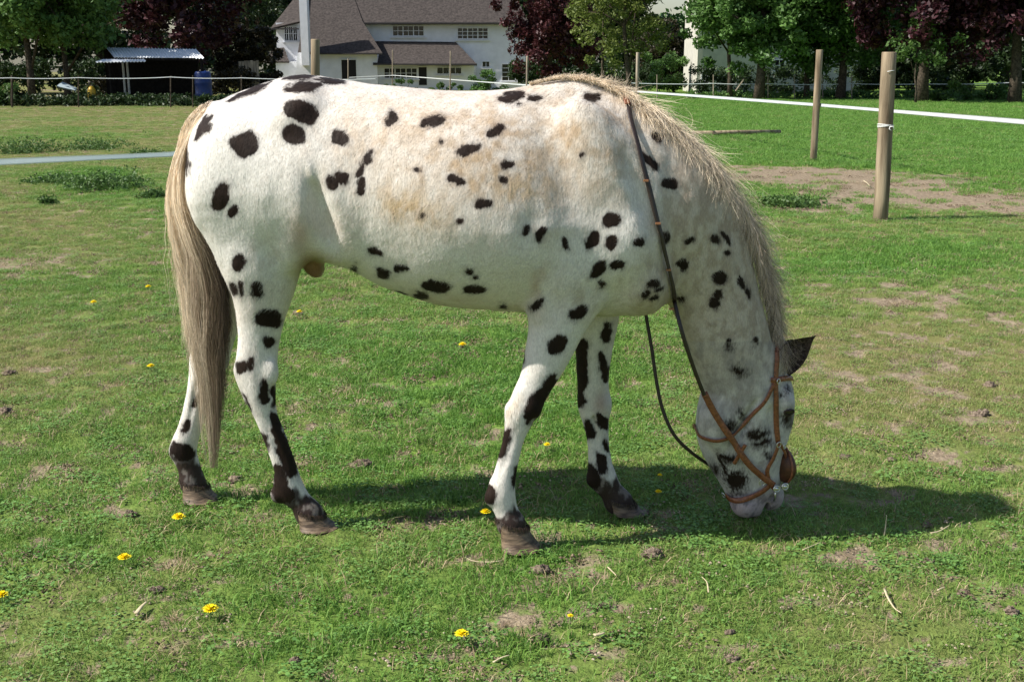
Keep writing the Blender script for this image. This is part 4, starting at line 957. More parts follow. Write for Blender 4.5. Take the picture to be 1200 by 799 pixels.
ng.links.new(nattr("vid", 'INT'), iop.inputs["Instance Index"]); cx_ = ng.nodes.new('ShaderNodeCombineXYZ'); ng.links.new(nattr("rot", 'FLOAT'), cx_.inputs[2]); ng.links.new(cx_.outputs[0], iop.inputs["Rotation"])
ng.links.new(nattr("scl", 'FLOAT'), iop.inputs["Scale"]); ng.links.new(iop.outputs[0], go.inputs[0])
md = grass.modifiers.new("scatter", 'NODES'); md.node_group = ng
print("grass", len(gp), time.time() - T0)

# ================================================================ trees and hedges
def leaf_material(name, c1, c2, trans=.3, rough=.5):
    m = bpy.data.materials.new(name); m.use_nodes = True; n = m.node_tree; L = n.links; b = n.nodes["Principled BSDF"]; b.inputs["Roughness"].default_value = rough; b.inputs["Specular IOR Level"].default_value = .3
    at = n.nodes.new("ShaderNodeAttribute"); at.attribute_name = "rv"
    x = n.nodes.new("ShaderNodeMix"); x.data_type = 'RGBA'; x.inputs["A"].default_value = (*c1, 1); x.inputs["B"].default_value = (*c2, 1); L.new(at.outputs["Fac"], x.inputs["Factor"]); L.new(x.outputs["Result"], b.inputs["Base Color"])
    tr = n.nodes.new("ShaderNodeBsdfTranslucent"); L.new(x.outputs["Result"], tr.inputs[0]); mx = n.nodes.new("ShaderNodeMixShader"); mx.inputs[0].default_value = trans
    L.new(b.outputs[0], mx.inputs[1]); L.new(tr.outputs[0], mx.inputs[2]); L.new(mx.outputs[0], n.nodes["Material Output"].inputs[0]); return m
LM = dict(green=leaf_material("green_leaves", (.050, .115, .028), (.145, .265, .065)), bright=leaf_material("yellow_green_leaves", (.08, .12, .022), (.19, .23, .055)),
          copper=leaf_material("copper_beech_leaves", (.030, .010, .012), (.105, .030, .032), .2), darkcopper=leaf_material("dark_copper_leaves", (.020, .007, .010), (.075, .021, .028), .15),
          dark=leaf_material("dark_green_leaves", (.014, .030, .010), (.042, .075, .020), .2), brown=leaf_material("brown_green_leaves", (.022, .020, .010), (.055, .046, .022), .2),
          bush=leaf_material("bush_leaves", (.045, .10, .024), (.12, .21, .05), .3))
M_BARK = mat("grey_brown_bark", (.075, .060, .045), .9, .1, .5, 12, .02, 30)
def leaves(cent, rad, n_per, size, ang=.0):
    """cent (m,3) clump centres, rad (m,) clump radii"""
    m_ = len(cent); N_ = m_ * n_per
    c = np.repeat(cent, n_per, 0); r_ = np.repeat(rad, n_per)
    d = rng.normal(size=(N_, 3)); d /= np.linalg.norm(d, axis=1)[:, None]; d[:, 2] *= .75
    p = c + d * (r_ * rng.random(N_) ** .45)[:, None]
    nrm = rng.normal(size=(N_, 3)) + np.array([0, 0, .8]); nrm /= np.linalg.norm(nrm, axis=1)[:, None]
    t1 = np.cross(nrm, rng.normal(size=(N_, 3))); t1 /= np.linalg.norm(t1, axis=1)[:, None]; t2 = np.cross(nrm, t1)
    s = (size * rng.uniform(.6, 1.3, N_))[:, None]
    V = np.stack([p - t1 * s, p + t2 * s * .55, p + t1 * s, p - t2 * s * .55], 1).reshape(-1, 3)
    cr_ = np.repeat(rng.random(m_), n_per); rv = np.clip(cr_ * .55 + rng.random(N_) * .45, 0, 1)
    return V, np.arange(N_ * 4).reshape(-1, 4), np.repeat(rv, 4)
def leaf_object(name, V, Fq, rv, m, parent):
    o = np_mesh(name, V, Fq, m, parent, False); a2 = o.data.attributes.new("rv", 'FLOAT', 'POINT'); a2.data.foreach_set("value", rv.astype(np.float32)); return o
def tree(name, px, Dd, hgt, crx, cry, cz, crz, kind, label, group=None, ncl=150, npl=110, size=.13, trunk_r=.18, lowcut=None, seed=0, clump=.75, trunk_px=None):
    """crown: centre height cz, radii crx cry crz (m)"""
    d = ray(px, 60); X = d[0] / d[1] * Dd; z0 = float(zbase(Dd)); base = np.array([X, Dd, z0])
    e_ = empty(name, tuple(base), label, "tree", group); r_ = np.random.default_rng(seed + abs(int(px)))
    mb = MB(); tw = [base + np.array([0, 0, -.15])]; nseg = 6; top = cz + crz * .5
    bend = r_.normal(size=2) * .25
    for i in range(1, nseg + 1): tw.append(base + np.array([bend[0] * (i / nseg) + r_.normal() * .04, bend[1] * i / nseg, top * i / nseg]))
    mb.tube(tw, [trunk_r * (1.25 if i == 0 else 1) * (1 - .8 * i / nseg) for i in range(nseg + 1)], 9); mb.build("trunk", M_BARK, e_, True)
    cc_ = []; d3 = r_.normal(size=(ncl, 3)); d3 /= np.linalg.norm(d3, axis=1)[:, None]
    rad_ = r_.random(ncl) ** .38; lump = 1 + .22 * np.sin(d3[:, 0] * 5 + seed) * np.cos(d3[:, 2] * 6 + seed * 2)
    cc_ = base + np.array([0, 0, cz]) + d3 * (rad_ * lump)[:, None] * np.array([crx, cry, crz])
    if lowcut is not None: cc_[:, 2] = np.maximum(cc_[:, 2], z0 + lowcut + r_.random(ncl) * .5)
    # favour the part of the crown near the ground line of sight
    rr = r_.uniform(.55, 1.2, ncl) * clump
    lim = mb2 = MB()
    for k in range(9):
        tgt = cc_[r_.integers(0, ncl)]; f0 = r_.uniform(.3, .85); st = tw[int(f0 * nseg)]
        mid_ = (st + tgt) / 2 + np.array([0, 0, .3]); mb2.tube([st, mid_, tgt], [trunk_r * .42, trunk_r * .25, trunk_r * .06], 6)
        mb2.build("limb", M_BARK, e_, True); mb2 = MB()
    V, Fq, rv = leaves(cc_, rr, npl, size); leaf_object("crown", V, Fq, rv, LM[kind], e_)
    return e_
def bush(name, px0, px1, Dd, h, depth, kind, label, cat="bush", group=None, dens=260, size=.10, z0=None, box=False, parent_group=None, seed=1):
    x0, x1 = ray(px0, 80)[0] / ray(px0, 80)[1] * Dd, ray(px1, 80)[0] / ray(px1, 80)[1] * Dd
    zb = float(zbase(Dd)) if z0 is None else z0; base = ((x0 + x1) / 2, Dd, zb)
    e_ = empty(name, base, label, cat, group); r_ = np.random.default_rng(seed + abs(int(px0)))
    W_ = (x1 - x0) / 2
    if box:
        ncl = max(12, int(W_ * 2 * h * 4.5)); u = r_.uniform(-1, 1, ncl); v = r_.random(ncl) ** .75; w_ = r_.uniform(-1, 1, ncl)
        cc_ = np.stack([base[0] + u * W_, Dd + w_ * depth / 2, zb + v * h * .92], 1); rr = np.full(ncl, .42)
    else:
        ncl = max(14, int(W_ * h * 9)); d3 = r_.normal(size=(ncl, 3)); d3 /= np.linalg.norm(d3, axis=1)[:, None]; d3[:, 2] = np.abs(d3[:, 2])
        cc_ = np.array(base) + d3 * (r_.random(ncl) ** .5)[:, None] * np.array([W_, depth / 2, h * .9]); rr = r_.uniform(.18, .34, ncl) * min(1, h)
    mb = MB()
    for k in range(5):
        t = cc_[r_.integers(0, ncl)]; mb.tube([np.array([t[0] * .6 + base[0] * .4, Dd, zb - .05]), t], [.03, .008], 5); mb.build("stem", M_BARK, e_, True); mb = MB()
    V, Fq, rv = leaves(cc_, rr, max(20, int(dens * (.5 if box else .35))), size); leaf_object("foliage", V, Fq, rv, LM[kind], e_); return e_
BG = "trees round the paddock"
tree("leafy_tree", 32, 50, 9, 4.2, 3.5, 5.6, 3.3, 'green', "green tree furthest left, trunk beside the pale end post of the far fence", BG, 170, 120, .12, .17, 2.2, seed=1)
tree("leafy_tree", 74, 51, 9, 4.3, 3.5, 5.6, 3.4, 'green', "green tree spreading its boughs over the left end of the shed", BG, 170, 120, .12, .14, 2.4, seed=2)
tree("copper_beech", 212, 62, 11, 4.6, 4, 6.2, 5.0, 'darkcopper', "almost black copper beech behind the tin roofed shed", BG, 230, 120, .15, .25, 1.2, seed=3)
tree("leafy_tree", 290, 92, 12, 5, 4, 7.4, 5.6, 'dark', "dark green tree between the black beech and the house", BG, 130, 100, .17, .25, 1.5, seed=4, clump=.8)
tree("leafy_tree", 120, 74, 12, 8, 4, 6.5, 6.0, 'dark', "dark green tree behind the shed and the leftmost trees", BG, 220, 110, .18, .25, .6, seed=5, clump=1.0)
tree("leafy_tree", -60, 70, 12, 8, 4, 6.0, 6.0, 'dark', "dark green tree cut off by the left edge of the photo", BG, 180, 100, .18, .25, .6, seed=15, clump=1.0)
tree("copper_beech", 643, 74, 11, 3.1, 2.6, 5.0, 4.4, 'copper', "dark red copper beech at the right end of the white house", BG, 210, 130, .13, .2, .6, seed=6, clump=.62)
tree("leafy_tree", 738, 60, 10, 2.7, 2.2, 5.2, 3.6, 'bright', "airy yellow green tree between the copper beech and the cream building", BG, 120, 80, .10, .15, 1.2, seed=7, clump=.55)
tree("leafy_tree", 707, 64, 10, 1.9, 1.8, 4.6, 3.4, 'bright', "slim yellow green tree just right of the red copper beech", BG, 60, 80, .10, .09, 1.4, seed=8, clump=.5)
tree("leafy_tree", 858, 58, 10, 2.4, 2.4, 4.8, 3.6, 'green', "green tree hanging in front of the corner of the cream building", BG, 120, 120, .12, .12, 1.0, seed=9, clump=.62)
tree("leafy_tree", 892, 56, 10, 3.2, 2.8, 5.2, 3.8, 'green', "green tree with a thick trunk in front of the cream building", BG, 190, 130, .12, .24, 1.6, seed=10, clump=.66)
tree("leafy_tree", 949, 58, 10, 3.1, 2.8, 5.1, 3.7, 'green', "green tree right of the thick trunked one, left of the slimmer fence post", BG, 220, 130, .12, .14, 1.1, seed=11, clump=.66)
tree("leafy_tree", 988, 57, 10, 3.1, 2.8, 5.1, 3.7, 'green', "dark trunked green tree between the two round fence posts", BG, 220, 130, .12, .22, 1.0, seed=12, clump=.66)
tree("copper_beech", 1085, 52, 11, 3.9, 3.4, 6.3, 4.0, 'darkcopper', "dark purple copper beech above the thick fence post", BG, 280, 130, .13, .26, 2.2, seed=13, clump=.72)
tree("copper_beech", 1195, 50, 11, 4.2, 3.4, 6.0, 4.2, 'darkcopper', "dark purple copper beech cut off by the right edge of the photo", BG, 230, 130, .13, .26, 1.5, seed=14, clump=.72)
tree("sapling", 1078, 50, 6, 1.3, 1.1, 2.7, 1.2, 'bush', "light green young tree under the purple beech", BG, 26, 60, .09, .05, seed=16, clump=.42)
tree("leafy_tree", 1010, 92, 12, 9, 4, 6.0, 6.5, 'dark', "dark green tree behind the cream building", BG, 230, 100, .2, .25, .4, seed=17, clump=1.1)
tree("leafy_tree", 775, 88, 10, 2.6, 2.5, 3.1, 1.7, 'brown', "small brownish tree left of the sunlit end of the cream building", BG, 80, 100, .14, .14, .4, seed=31, clump=.7)
tree("leafy_tree", 1180, 84, 12, 9, 4, 6.0, 6.5, 'dark', "dark green tree far behind the two purple beeches", BG, 230, 100, .2, .25, .2, seed=18, clump=1.1)
tree("leafy_tree", 1330, 60, 12, 6, 4, 6.0, 6.0, 'dark', "dark green tree beyond the right edge", BG, 150, 90, .2, .25, .2, seed=19, clump=1.0)
HB = "hedges behind the far fence"
bush("hedge", 690, 760, 80, 2.0, 1.6, 'dark', "dark clipped hedge behind the slim yellow green tree", "hedge", HB, box=True, size=.1)
bush("hedge", 755, 802, 76, 2.5, 1.6, 'green', "mid green rounded hedge left of the cream building", "hedge", HB, box=True, size=.1)
bush("hedge", 815, 1010, 64, 1.6, 1.2, 'dark', "long low dark hedge in front of the cream building", "hedge", HB, box=True, size=.08)
bush("hedge", 1000, 1330, 62, 2.7, 1.8, 'dark', "tall dark hedge under the purple beeches", "hedge", HB, box=True, size=.1)
bush("hedge", -160, 120, 57, 1.9, 1.4, 'dark', "dark undergrowth behind the two leftmost trees", "hedge", HB, box=True, size=.09)
bush("hedge", 100, 300, 60, 1.5, 1.4, 'brown', "brownish hedge behind the shed and barrel", "hedge", HB, box=True, size=.09)
bush("hedge", 240, 325, 78, 4.6, 2.0, 'brown', "tall brown green hedge beside the left end of the house", "hedge", HB, box=True, size=.13)
bush("hedge", 600, 700, 82, 2.2, 1.4, 'dark', "dark hedge beneath the red copper beech", "hedge", HB, box=True, size=.1)
# far woodland that closes the view: reads as one dark mass
def wood(px0, px1, Dd, h0, h1, n_, kind, label):
    r_ = np.random.default_rng(int(Dd)); x = r_.uniform((px0 - CX) / F * Dd, (px1 - CX) / F * Dd, n_); top_ = h0 + (h1 - h0) * vnoise(x * .18, x * 0, None, 8)
    c = np.stack([x, Dd + r_.normal(size=n_) * 2.5, float(zbase(Dd)) + top_ * r_.random(n_) ** .7], 1)
    V, Fq, rv = leaves(c, r_.uniform(.9, 1.8, n_), 46, .34); return tag(leaf_object("woodland", V, Fq, rv, LM[kind], None), label, "woodland", kind="stuff")
wood(-1100, 520, 118, 8, 15, 1500, 'dark', "far dark wood behind the shed and the left end of the house")
wood(560, 760, 112, 7, 10, 330, 'dark', "far dark wood behind the red copper beech")
wood(740, 860, 116, 5, 6.5, 160, 'green', "far low green wood seen left of the cream building")
wood(850, 2100, 108, 8, 15, 1400, 'dark', "far dark wood behind the cream building and purple beeches")
SB = "bushes at the field edge"
bush("bush", 1088, 1142, 53, 1.15, 1.8, 'bush', "light green leafy bush right of the thick fence post", "bush", SB, size=.085, dens=300)
bush("bush", 1148, 1196, 54, .95, 1.6, 'green', "darker bush at the right edge under the purple beech", "bush", SB, size=.085, dens=300)
bush("bush", 545, 592, 79, 1.7, 1.6, 'green', "green bush before the right hand ground floor of the house", "bush", SB, size=.09, dens=300)
bush("bush", 437, 492, 80, .95, 1.4, 'bush', "low green bush under the lean-to windows of the house", "bush", SB, size=.08, dens=300)
bush("bush", 500, 545, 79, .65, 1.4, 'bush', "low bright green bush between the two doors and the wall", "bush", SB, size=.08, dens=300)
bush("bush", -30, 24, 46.5, 1.0, 1.2, 'bush', "sunlit green bush at the left edge of the photo", "bush", SB, size=.07, dens=300)
# rough weeds along the foot of the far fence: nobody could count them
def weeds(name, px0, px1, Dd, h, n_, kind, label):
    x0, x1 = (px0 - CX) / F * Dd, (px1 - CX) / F * Dd; cc_ = np.stack([rng.uniform(x0, x1, n_), Dd + rng.normal(size=n_) * .5, float(zbase(Dd)) + rng.uniform(0, h, n_)], 1)
    V, Fq, rv = leaves(cc_, rng.uniform(.10, .26, n_), 26, .07); o = leaf_object(name, V, Fq, rv, LM[kind], None); return tag(o, label, "undergrowth", kind="stuff")
weeds("undergrowth", -120, 330, 46.8, .38, 560, 'dark', "dark rough weeds along the foot of the far left fence")
weeds("undergrowth", 800, 1330, 58.5, .35, 520, 'green', "tall uncut grass and weeds along the foot of the far right fence")
print("trees", time.time() - T0)
# nettle clumps in the paddock
def weed_clump(px, py, wpx, hpx_, label, kind='bush'):
    b0 = GH(px, py); s = ppm(px, py, b0[1]); W_, Hh = wpx / s / 2, hpx_ / s; n_ = int(60 + wpx * 6); Hh *= .72
    e_ = empty("weed_clump", tuple(b0), label, "weeds", "weed clumps in the paddock")
    c = b0 + np.stack([rng.normal(size=n_) * W_ * .72, rng.normal(size=n_) * W_ * .6, np.abs(rng.normal(size=n_)) * Hh * .42], 1)
    V, Fq, rv = leaves(c, np.full(n_, .05), 7, .019); leaf_object("foliage", V, Fq, rv, LM[kind], e_)
    mb = MB()
    for k in range(12): t = c[k]; mb.tube([np.array([t[0] * .7 + b0[0] * .3, t[1], b0[2] - .02]), t + np.array([0, 0, .03])], .003, 4)
    o = mb.build("stem", M_BARK, e_); tag(o, kind="stuff")
for a in ((118, 222, 60, 26, "large nettle clump below the near tape at left"), (62, 214, 40, 12, "low weed clump left of the large nettles"), (150, 214, 24, 14, "small weed clump right of the large nettles"),
          (30, 178, 60, 22, "wide weed clump above the near tape at the left edge"), (108, 174, 56, 20, "wide weed clump above the near tape in line with the shed posts"), (180, 232, 26, 12, "weed clump beside the tail of the horse"),
          (57, 238, 12, 14, "single upright weed below the low clump"), (172, 180, 24, 8, "dark low weed clump just above the tape near the tail"), (925, 240, 50, 10, "flat green weed clump on the bare path left of the thick post")): weed_clump(*a)
# ================================================================ fences
M_POST = mat("weathered_round_timber", (.21, .155, .10), .85, .15, .35, 14, .003, 90, c2=(.37, .295, .20))
M_POST2 = mat("grey_weathered_timber", (.27, .225, .17), .9, .15, .3, 14, .003, 60, c2=(.40, .34, .26))
M_TAPE = mat("white_fence_tape", (.86, .88, .88), .5, .4, .05, 300, .0006, 900)
n = M_TAPE.node_tree; tr_n = n.nodes.new("ShaderNodeBsdfTranslucent"); tr_n.inputs[0].default_value = (.85, .9, .92, 1); mx_n = n.nodes.new("ShaderNodeMixShader"); mx_n.inputs[0].default_value = .5
n.links.new(n.nodes["Principled BSDF"].outputs[0], mx_n.inputs[1]); n.links.new(tr_n.outputs[0], mx_n.inputs[2]); n.links.new(mx_n.outputs[0], n.nodes["Material Output"].inputs[0])
M_TWINE = mat("white_twine", (.8, .8, .78), .7, .2)
M_BLACK = mat("black_plastic_insulator", (.015, .015, .016), .4, .4)
for m_ in (M_POST, M_POST2):                        # grain runs along the post
    n = m_.node_tree
    for t in [x for x in n.nodes if x.type == 'TEX_NOISE']:
        mp = n.nodes.new("ShaderNodeMapping"); mp.inputs["Scale"].default_value = (1, 1, .12); L0 = t.inputs["Vector"].links[0].from_socket
        n.links.new(L0, mp.inputs[0]); n.links.new(mp.outputs[0], t.inputs["Vector"])
def solveD(py, h):                                  # distance at which height h over the ground shows at row py
    a, b = 3.0, 80.0; f = lambda Dd: P(600, py, Dd)[2] - (float(zbase(Dd)) + h)
    for _ in range(50):
        m_ = (a + b) / 2
        if f(m_) > 0: a = m_
        else: b = m_
    return a
def post(pxb, pxt, pyt, Dd, dia, label, group=None, m=M_POST, name="fence_post", ins=None, cat="post"):
    z0 = float(zbase(Dd)); d = ray(pxb, 60); # base point at the pixel column
    tt = P(pxt, pyt, Dd); hb = tt[2] - z0; pyb = 60
    for py in np.arange(60, 400, .5):
        if P(pxb, py, Dd)[2] <= z0: pyb = py; break
    base = P(pxb, pyb, Dd); base[2] = z0
    e_ = empty(name, tuple(base), label, cat, group)
    n = 8; pts_ = [base + (tt - base) * t for t in np.linspace(0, 1, n)]; pts_[0] = pts_[0] - np.array([0, 0, .25])
    r_ = [dia / 2 * (1.03 - .05 * t + rng.normal() * .012) for t in np.linspace(0, 1, n)]
    pts_.append(tt + np.array([0, 0, .006])); r_.append(dia / 2 * .90)
    mb = MB(); mb.tube(pts_, r_, 18 if dia > .08 else 10); mb.build("timber", m, e_, True)
    me = e_.children[0].data
    if ins is not None:
        c = base + (tt - base) * ((P(600, ins, Dd)[2] - base[2]) / (tt[2] - base[2])); mb = MB(); mb.box(c + np.array([dia / 2 + .012, -.004, 0]), (.03, .035, .035)); mb.tube([c + np.array([dia / 2 - .005, 0, 0]), c + np.array([dia / 2 + .04, 0, 0])], .009, 8); mb.build("insulator", M_BLACK, e_)
    return e_, base, tt
M_OLD = mat("old_dark_timber", (.07, .055, .042), .9, .15, .35, 14)
FG = "round timber posts of the paddock fence"
D1 = GH(1032, 258)[1]; D2 = GH(952, 190)[1]
e1_, b1, t1 = post(1032, 1042, 62, D1, .138, "thickest round fence post, nearest to the camera, with white twine tied round it", FG)
c = b1 + (t1 - b1) * ((P(600, 148, D1)[2] - b1[2]) / (t1[2] - b1[2])); mb = MB()
for k in range(3): ring(mb, c + np.array([0, 0, .005 * k]), .072, .0035, (0.12 * (k - 1), .08, 1.0), 20)
mb.build("twine", M_TWINE, e1_, True); mb = MB()
mb.tube([c + np.array([.02, -.074, 0]), c + np.array([.045, -.085, .002]), c + np.array([.06, -.08, -.03])], .004, 5); mb.tube([c + np.array([.02, -.074, 0]), c + np.array([.01, -.085, -.02]), c + np.array([.03, -.09, -.035])], .004, 5); mb.build("twine_knot", M_TWINE, e1_, True)
mb = MB(); c = b1 + (t1 - b1) * ((P(600, 84, D1)[2] - b1[2]) / (t1[2] - b1[2])); mb.tube([c + np.array([-.03, -.07, .0]), c + np.array([0, -.077, .006]), c + np.array([.035, -.064, .01])], .0035, 5); mb.build("twine_scrap", M_TWINE, e1_, True)
e2_, b2, t2 = post(953, 960.5, 59, D2, .105, "second round fence post from the right, slimmer, with a black insulator", FG, ins=123)
PL = [(1500, 165, None), (1350, 154, None), (1200, 143, 12.6), (1080, 134, 14.6)]
spec = [(746, 747.5, 62, 107.5, .085, "slim fence post rising behind the withers of the horse"), (617, 618, 66, 100, .078, "thin fence post at the right end of the white house"), (527.5, 528, 60, 93.5, .08, "thin fence post before the lean-to of the house"),
        (460, 460, 59, 88.5, .085, "thin fence post left of the lean-to windows"), (408, 408, 69, 91, .08, "short thin fence post in front of the dark house doorway")]
tp = []
for pxb, pxt, pyt, pyi, dia, lb in spec:
    Dd = solveD(pyi, .87); post(pxb, pxt, pyt, Dd, dia, lb, FG, M_POST2, ins=pyi); tp.append(P(pxb + 1, pyi, Dd - .05))
post(370, 369.5, 47, 9.5, .072, "thick pale post behind the rump of the horse, in front of the white chimney", FG, M_POST)
def tape(name, P3, wid, label, sag=.03, m=M_TAPE):
    seg = []
    for a, b in zip(P3[:-1], P3[1:]):
        L_ = np.linalg.norm(b - a)
        for t in np.linspace(0, 1, 14)[:-1]: seg.append(a * (1 - t) + b * t - np.array([0, 0, sag * 4 * t * (1 - t) * min(1, L_ / 4)]))
    seg.append(P3[-1]); seg = np.array(seg); n = len(seg); vs = []
    for i in range(n):
        tw = .15 * math.sin(i * .35) + .62; up = np.array([0, math.sin(tw) * .6, math.cos(tw)])
        for s_ in (-1, -.5, 0, .5, 1):
            for q_ in (0,): vs.append(seg[i] + up * wid / 2 * s_ + np.array([0, -.0015 * math.cos(s_ * 6), 0]))
    k = 5; vs = np.array(vs); N_ = len(vs); vs = np.vstack([vs, vs + np.array([0, .0015, 0])]); fs = []
    for i in range(n - 1):
        for j in range(k - 1):
            fs.append([i * k + j, i * k + j + 1, (i + 1) * k + j + 1, (i + 1) * k + j]); fs.append([N_ + i * k + j, N_ + (i + 1) * k + j, N_ + (i + 1) * k + j + 1, N_ + i * k + j + 1])
        for j in (0, k - 1): fs.append([i * k + j, (i + 1) * k + j, N_ + (i + 1) * k + j, N_ + i * k + j])
    o = np_mesh(name, vs, fs, m, None, True, origin=tuple(seg[0])); return tag(o, label, "fence tape", "white fence tapes")
pr_ = [P(1560, 172, 9.3), P(1200, 143, 12.5), P(963, 123.5, D2 - .06)] + tp
tape("fence_tape", pr_, .062, "wide white electric fence tape running from the right edge behind the thick post", .0)
tape("fence_tape", [P(-420, 210, 5.4), P(0, 190, 6.8), P(200, 181, 7.95), P(368, 150, 9.45)], .043, "pale electric fence tape crossing the paddock at the left, behind the tail", .0)
# thin far fences
TG = "thin posts of the far fences"
fl_ = [(14, 86), (62, 90), (200, 92), (226, 92), (318, 90)]
for i, (a, b) in enumerate([(14, "pale post under the leftmost tree"), (200, "thin post in front of the middle of the shed"), (226, "thin post just left of the blue barrel"), (283, "thin post in front of the old board panel"), (92, "thin post between the left trees and the shed")]):
    post(a, a, 89, 44.5 + i * .02, .08 if a == 14 else .045, b, TG, M_OLD)
tape("fence_tape", [P(-300, 92, 44.4), P(14, 91.5, 44.4), P(92, 91.2, 44.4), P(200, 90.5, 44.4), P(283, 91.5, 44.4), P(440, 92.5, 44.4)], .035, "thin white line of tape on the far fence in front of the shed", .05)
mb = MB()
for px, lb in ((770, "thin far post just right of the slim post behind the withers"), (836, "thin far post in front of the wall corner of the cream building"), (900, "thin far post beside the thick tree trunk"), (931, "thin pale far post left of the slimmer fence post"), (964, "thin pale far post right of the slimmer fence post"), (998, "thin pale far post halfway between the two round posts"), (1081, "thin far post before the young tree"), (1186, "stubby brown far post at the right edge")):
    post(px, px, 88 if px != 1186 else 79, 57, .055 if px != 1186 else .11, lb, TG, M_POST2 if px != 1186 else M_POST)
tape("fence_tape", [P(740, 97.5, 56.9), P(836, 98, 56.9), P(900, 98.5, 56.9), P(998, 98.3, 56.9), P(1081, 98.5, 56.9), P(1186, 97, 56.9), P(1500, 100, 56.9)], .045, "thin white line of tape on the far fence below the purple beeches", .04)
mb = MB(); a_ = P(862, 104, 56.5); mb.tube([P(862, 107, 56.6), P(872, 93, 56.6)], .035, 6); mb.build("brace_timber", M_POST2, None, origin=tuple(P(862, 107, 56.6))); tag(col.objects[-1] if False else bpy.context.scene.objects["brace_timber"], "slanting timber brace of the far fence before the cream building", "fence brace")
# log lying in the grass
a_ = GH(812, 160); b_ = GH(914, 158); a_[2] += .05; b_[2] += .05
mb = MB(); mb.tube([a_, a_ * .5 + b_ * .5 + np.array([0, 0, .01]), b_], [.05, .047, .05], 12); o = mb.build("log", M_POST, None, True, origin=tuple(a_)); tag(o, "long round timber pole lying in the green grass behind the mane", "log")

# ================================================================ the house
M_WALL = mat("white_painted_render", (.80, .81, .84), .85, .2, .06, 2, .004, 12)
M_CREAM = mat("cream_render", (.50, .48, .42), .85, .2, .10, 2, .004, 12)
M_ROOF = mat("brown_grey_roof_tiles", (.052, .044, .041), .9, .15, .22, 6, .03, 9, c2=(.078, .066, .060))
M_GLASS = mat("dark_window_glass", (.012, .014, .018), .08, .6)
M_FRAME = mat("white_window_paint", (.75, .76, .78), .5, .3)
M_DOOR = mat("dark_doorway", (.02, .018, .018), .6, .2)
M_TRIM = mat("dark_gutter", (.05, .045, .045), .6, .3)
def Z(py, Dd): return P(600, py, Dd)[2]
def X(px, Dd): return (px - CX) / F * Dd * 1.0 / (cp + 0 * sp) * 1.0
def Xp(px, py, Dd): return P(px, py, Dd)[0]
def box_px(mb, x0, y0, x1, y1, Dd, depth, zfloor=None):
    a_ = P(x0, y0, Dd); b_ = P(x1, y1, Dd); zb_ = b_[2] if zfloor is None else zfloor
    mb.box(((a_[0] + b_[0]) / 2, Dd + depth / 2, (a_[2] + zb_) / 2), (b_[0] - a_[0], depth, a_[2] - zb_)); return mb
house = empty("house", tuple(P(470, 103, 84)), "white rendered house with a big brown tiled roof, tall chimney and small paned windows", "house")
zf = float(zbase(84)) - .3
def wallpart(*a, m=M_WALL, name="wall"): mb = MB(); box_px(mb, *a, zfloor=zf); mb.build(name, m, house)
wallpart(424, 26.2, 616, 104, 86, 7.5); wallpart(323, 27, 356, 104, 85, 8.0); wallpart(356, 62, 443, 104, 83, 3.9); wallpart(441.5, 74, 556, 104, 83.6, 2.39)
def slab(pts4, th, m, name="roof", parent=house):
    a = np.array(pts4, float); nn = np.cross(a[1] - a[0], a[2] - a[0]); nn /= np.linalg.norm(nn)
    if nn[2] < 0: nn = -nn
    mb = MB(); mb.prism(a, -nn * th); return mb.build(name, m, parent)
# main roof with hips
zr = Z(27, 85.4); zt_ = zr + 3.9
slab([P(426, 27.2, 85.4), P(620, 27.2, 85.4), np.array([Xp(588, 27, 90), 90, zt_]), np.array([Xp(405, 27, 90), 90, zt_])], .14, M_ROOF)
slab([np.array([Xp(620, 27, 85.4), 85.4, zr]), np.array([Xp(616, 27, 94.5), 94.5, zr]), np.array([Xp(588, 27, 90), 90, zt_])], .14, M_ROOF)
# long slope that sweeps down over the ground floor at the left
slab([P(349, 62.3, 82.6), P(448, 62.3, 82.6), np.array([Xp(425, 26, 85.35), 85.35, Z(25.5, 85.35)]), np.array([Xp(405, 20, 90.02), 90.02, zt_ + .01]), np.array([Xp(366, 0, 90.02), 90.02, zt_ + .01])], .14, M_ROOF)
slab([P(317, 33.5, 84.5), P(353, 25, 84.5), np.array([Xp(368, 0, 90), 90, zt_]), np.array([Xp(352, 0, 91.5), 91.5, zt_ * .8])], .14, M_ROOF)
slab([P(309, 72.5, 83.6), P(339, 72.5, 83.6), P(333, 56, 84.95), P(320, 57, 84.95)], .10, M_ROOF)
slab([P(437, 74.5, 82.9), P(559, 75.5, 82.9), P(534, 49.5, 85.96), P(438, 48.5, 85.96)], .12, M_ROOF)
for a_ in ((424, 26.6, 620, 28.2, 85.26), (349, 62.4, 448, 64.0, 82.46), (437, 74.8, 559, 76.6, 82.76), (317, 33.4, 350, 35, 84.36)):
    mb = MB(); box_px(mb, *a_, .12); mb.build("gutter", M_TRIM, house)
mb = MB(); box_px(mb, 349, -30, 362.5, 77, 82.0, .9); mb.build("chimney", M_WALL, house)
mb = MB(); mb.prism([P(344, 104, 82.3), P(375, 104, 82.3), P(362.5, 62, 82.3), P(349, 62, 82.3)], (0, .9, 0)); mb.build("chimney_base", M_WALL, house)
wallpart(323, 72.4, 350, 104, 83.8, 1.1, name="porch")
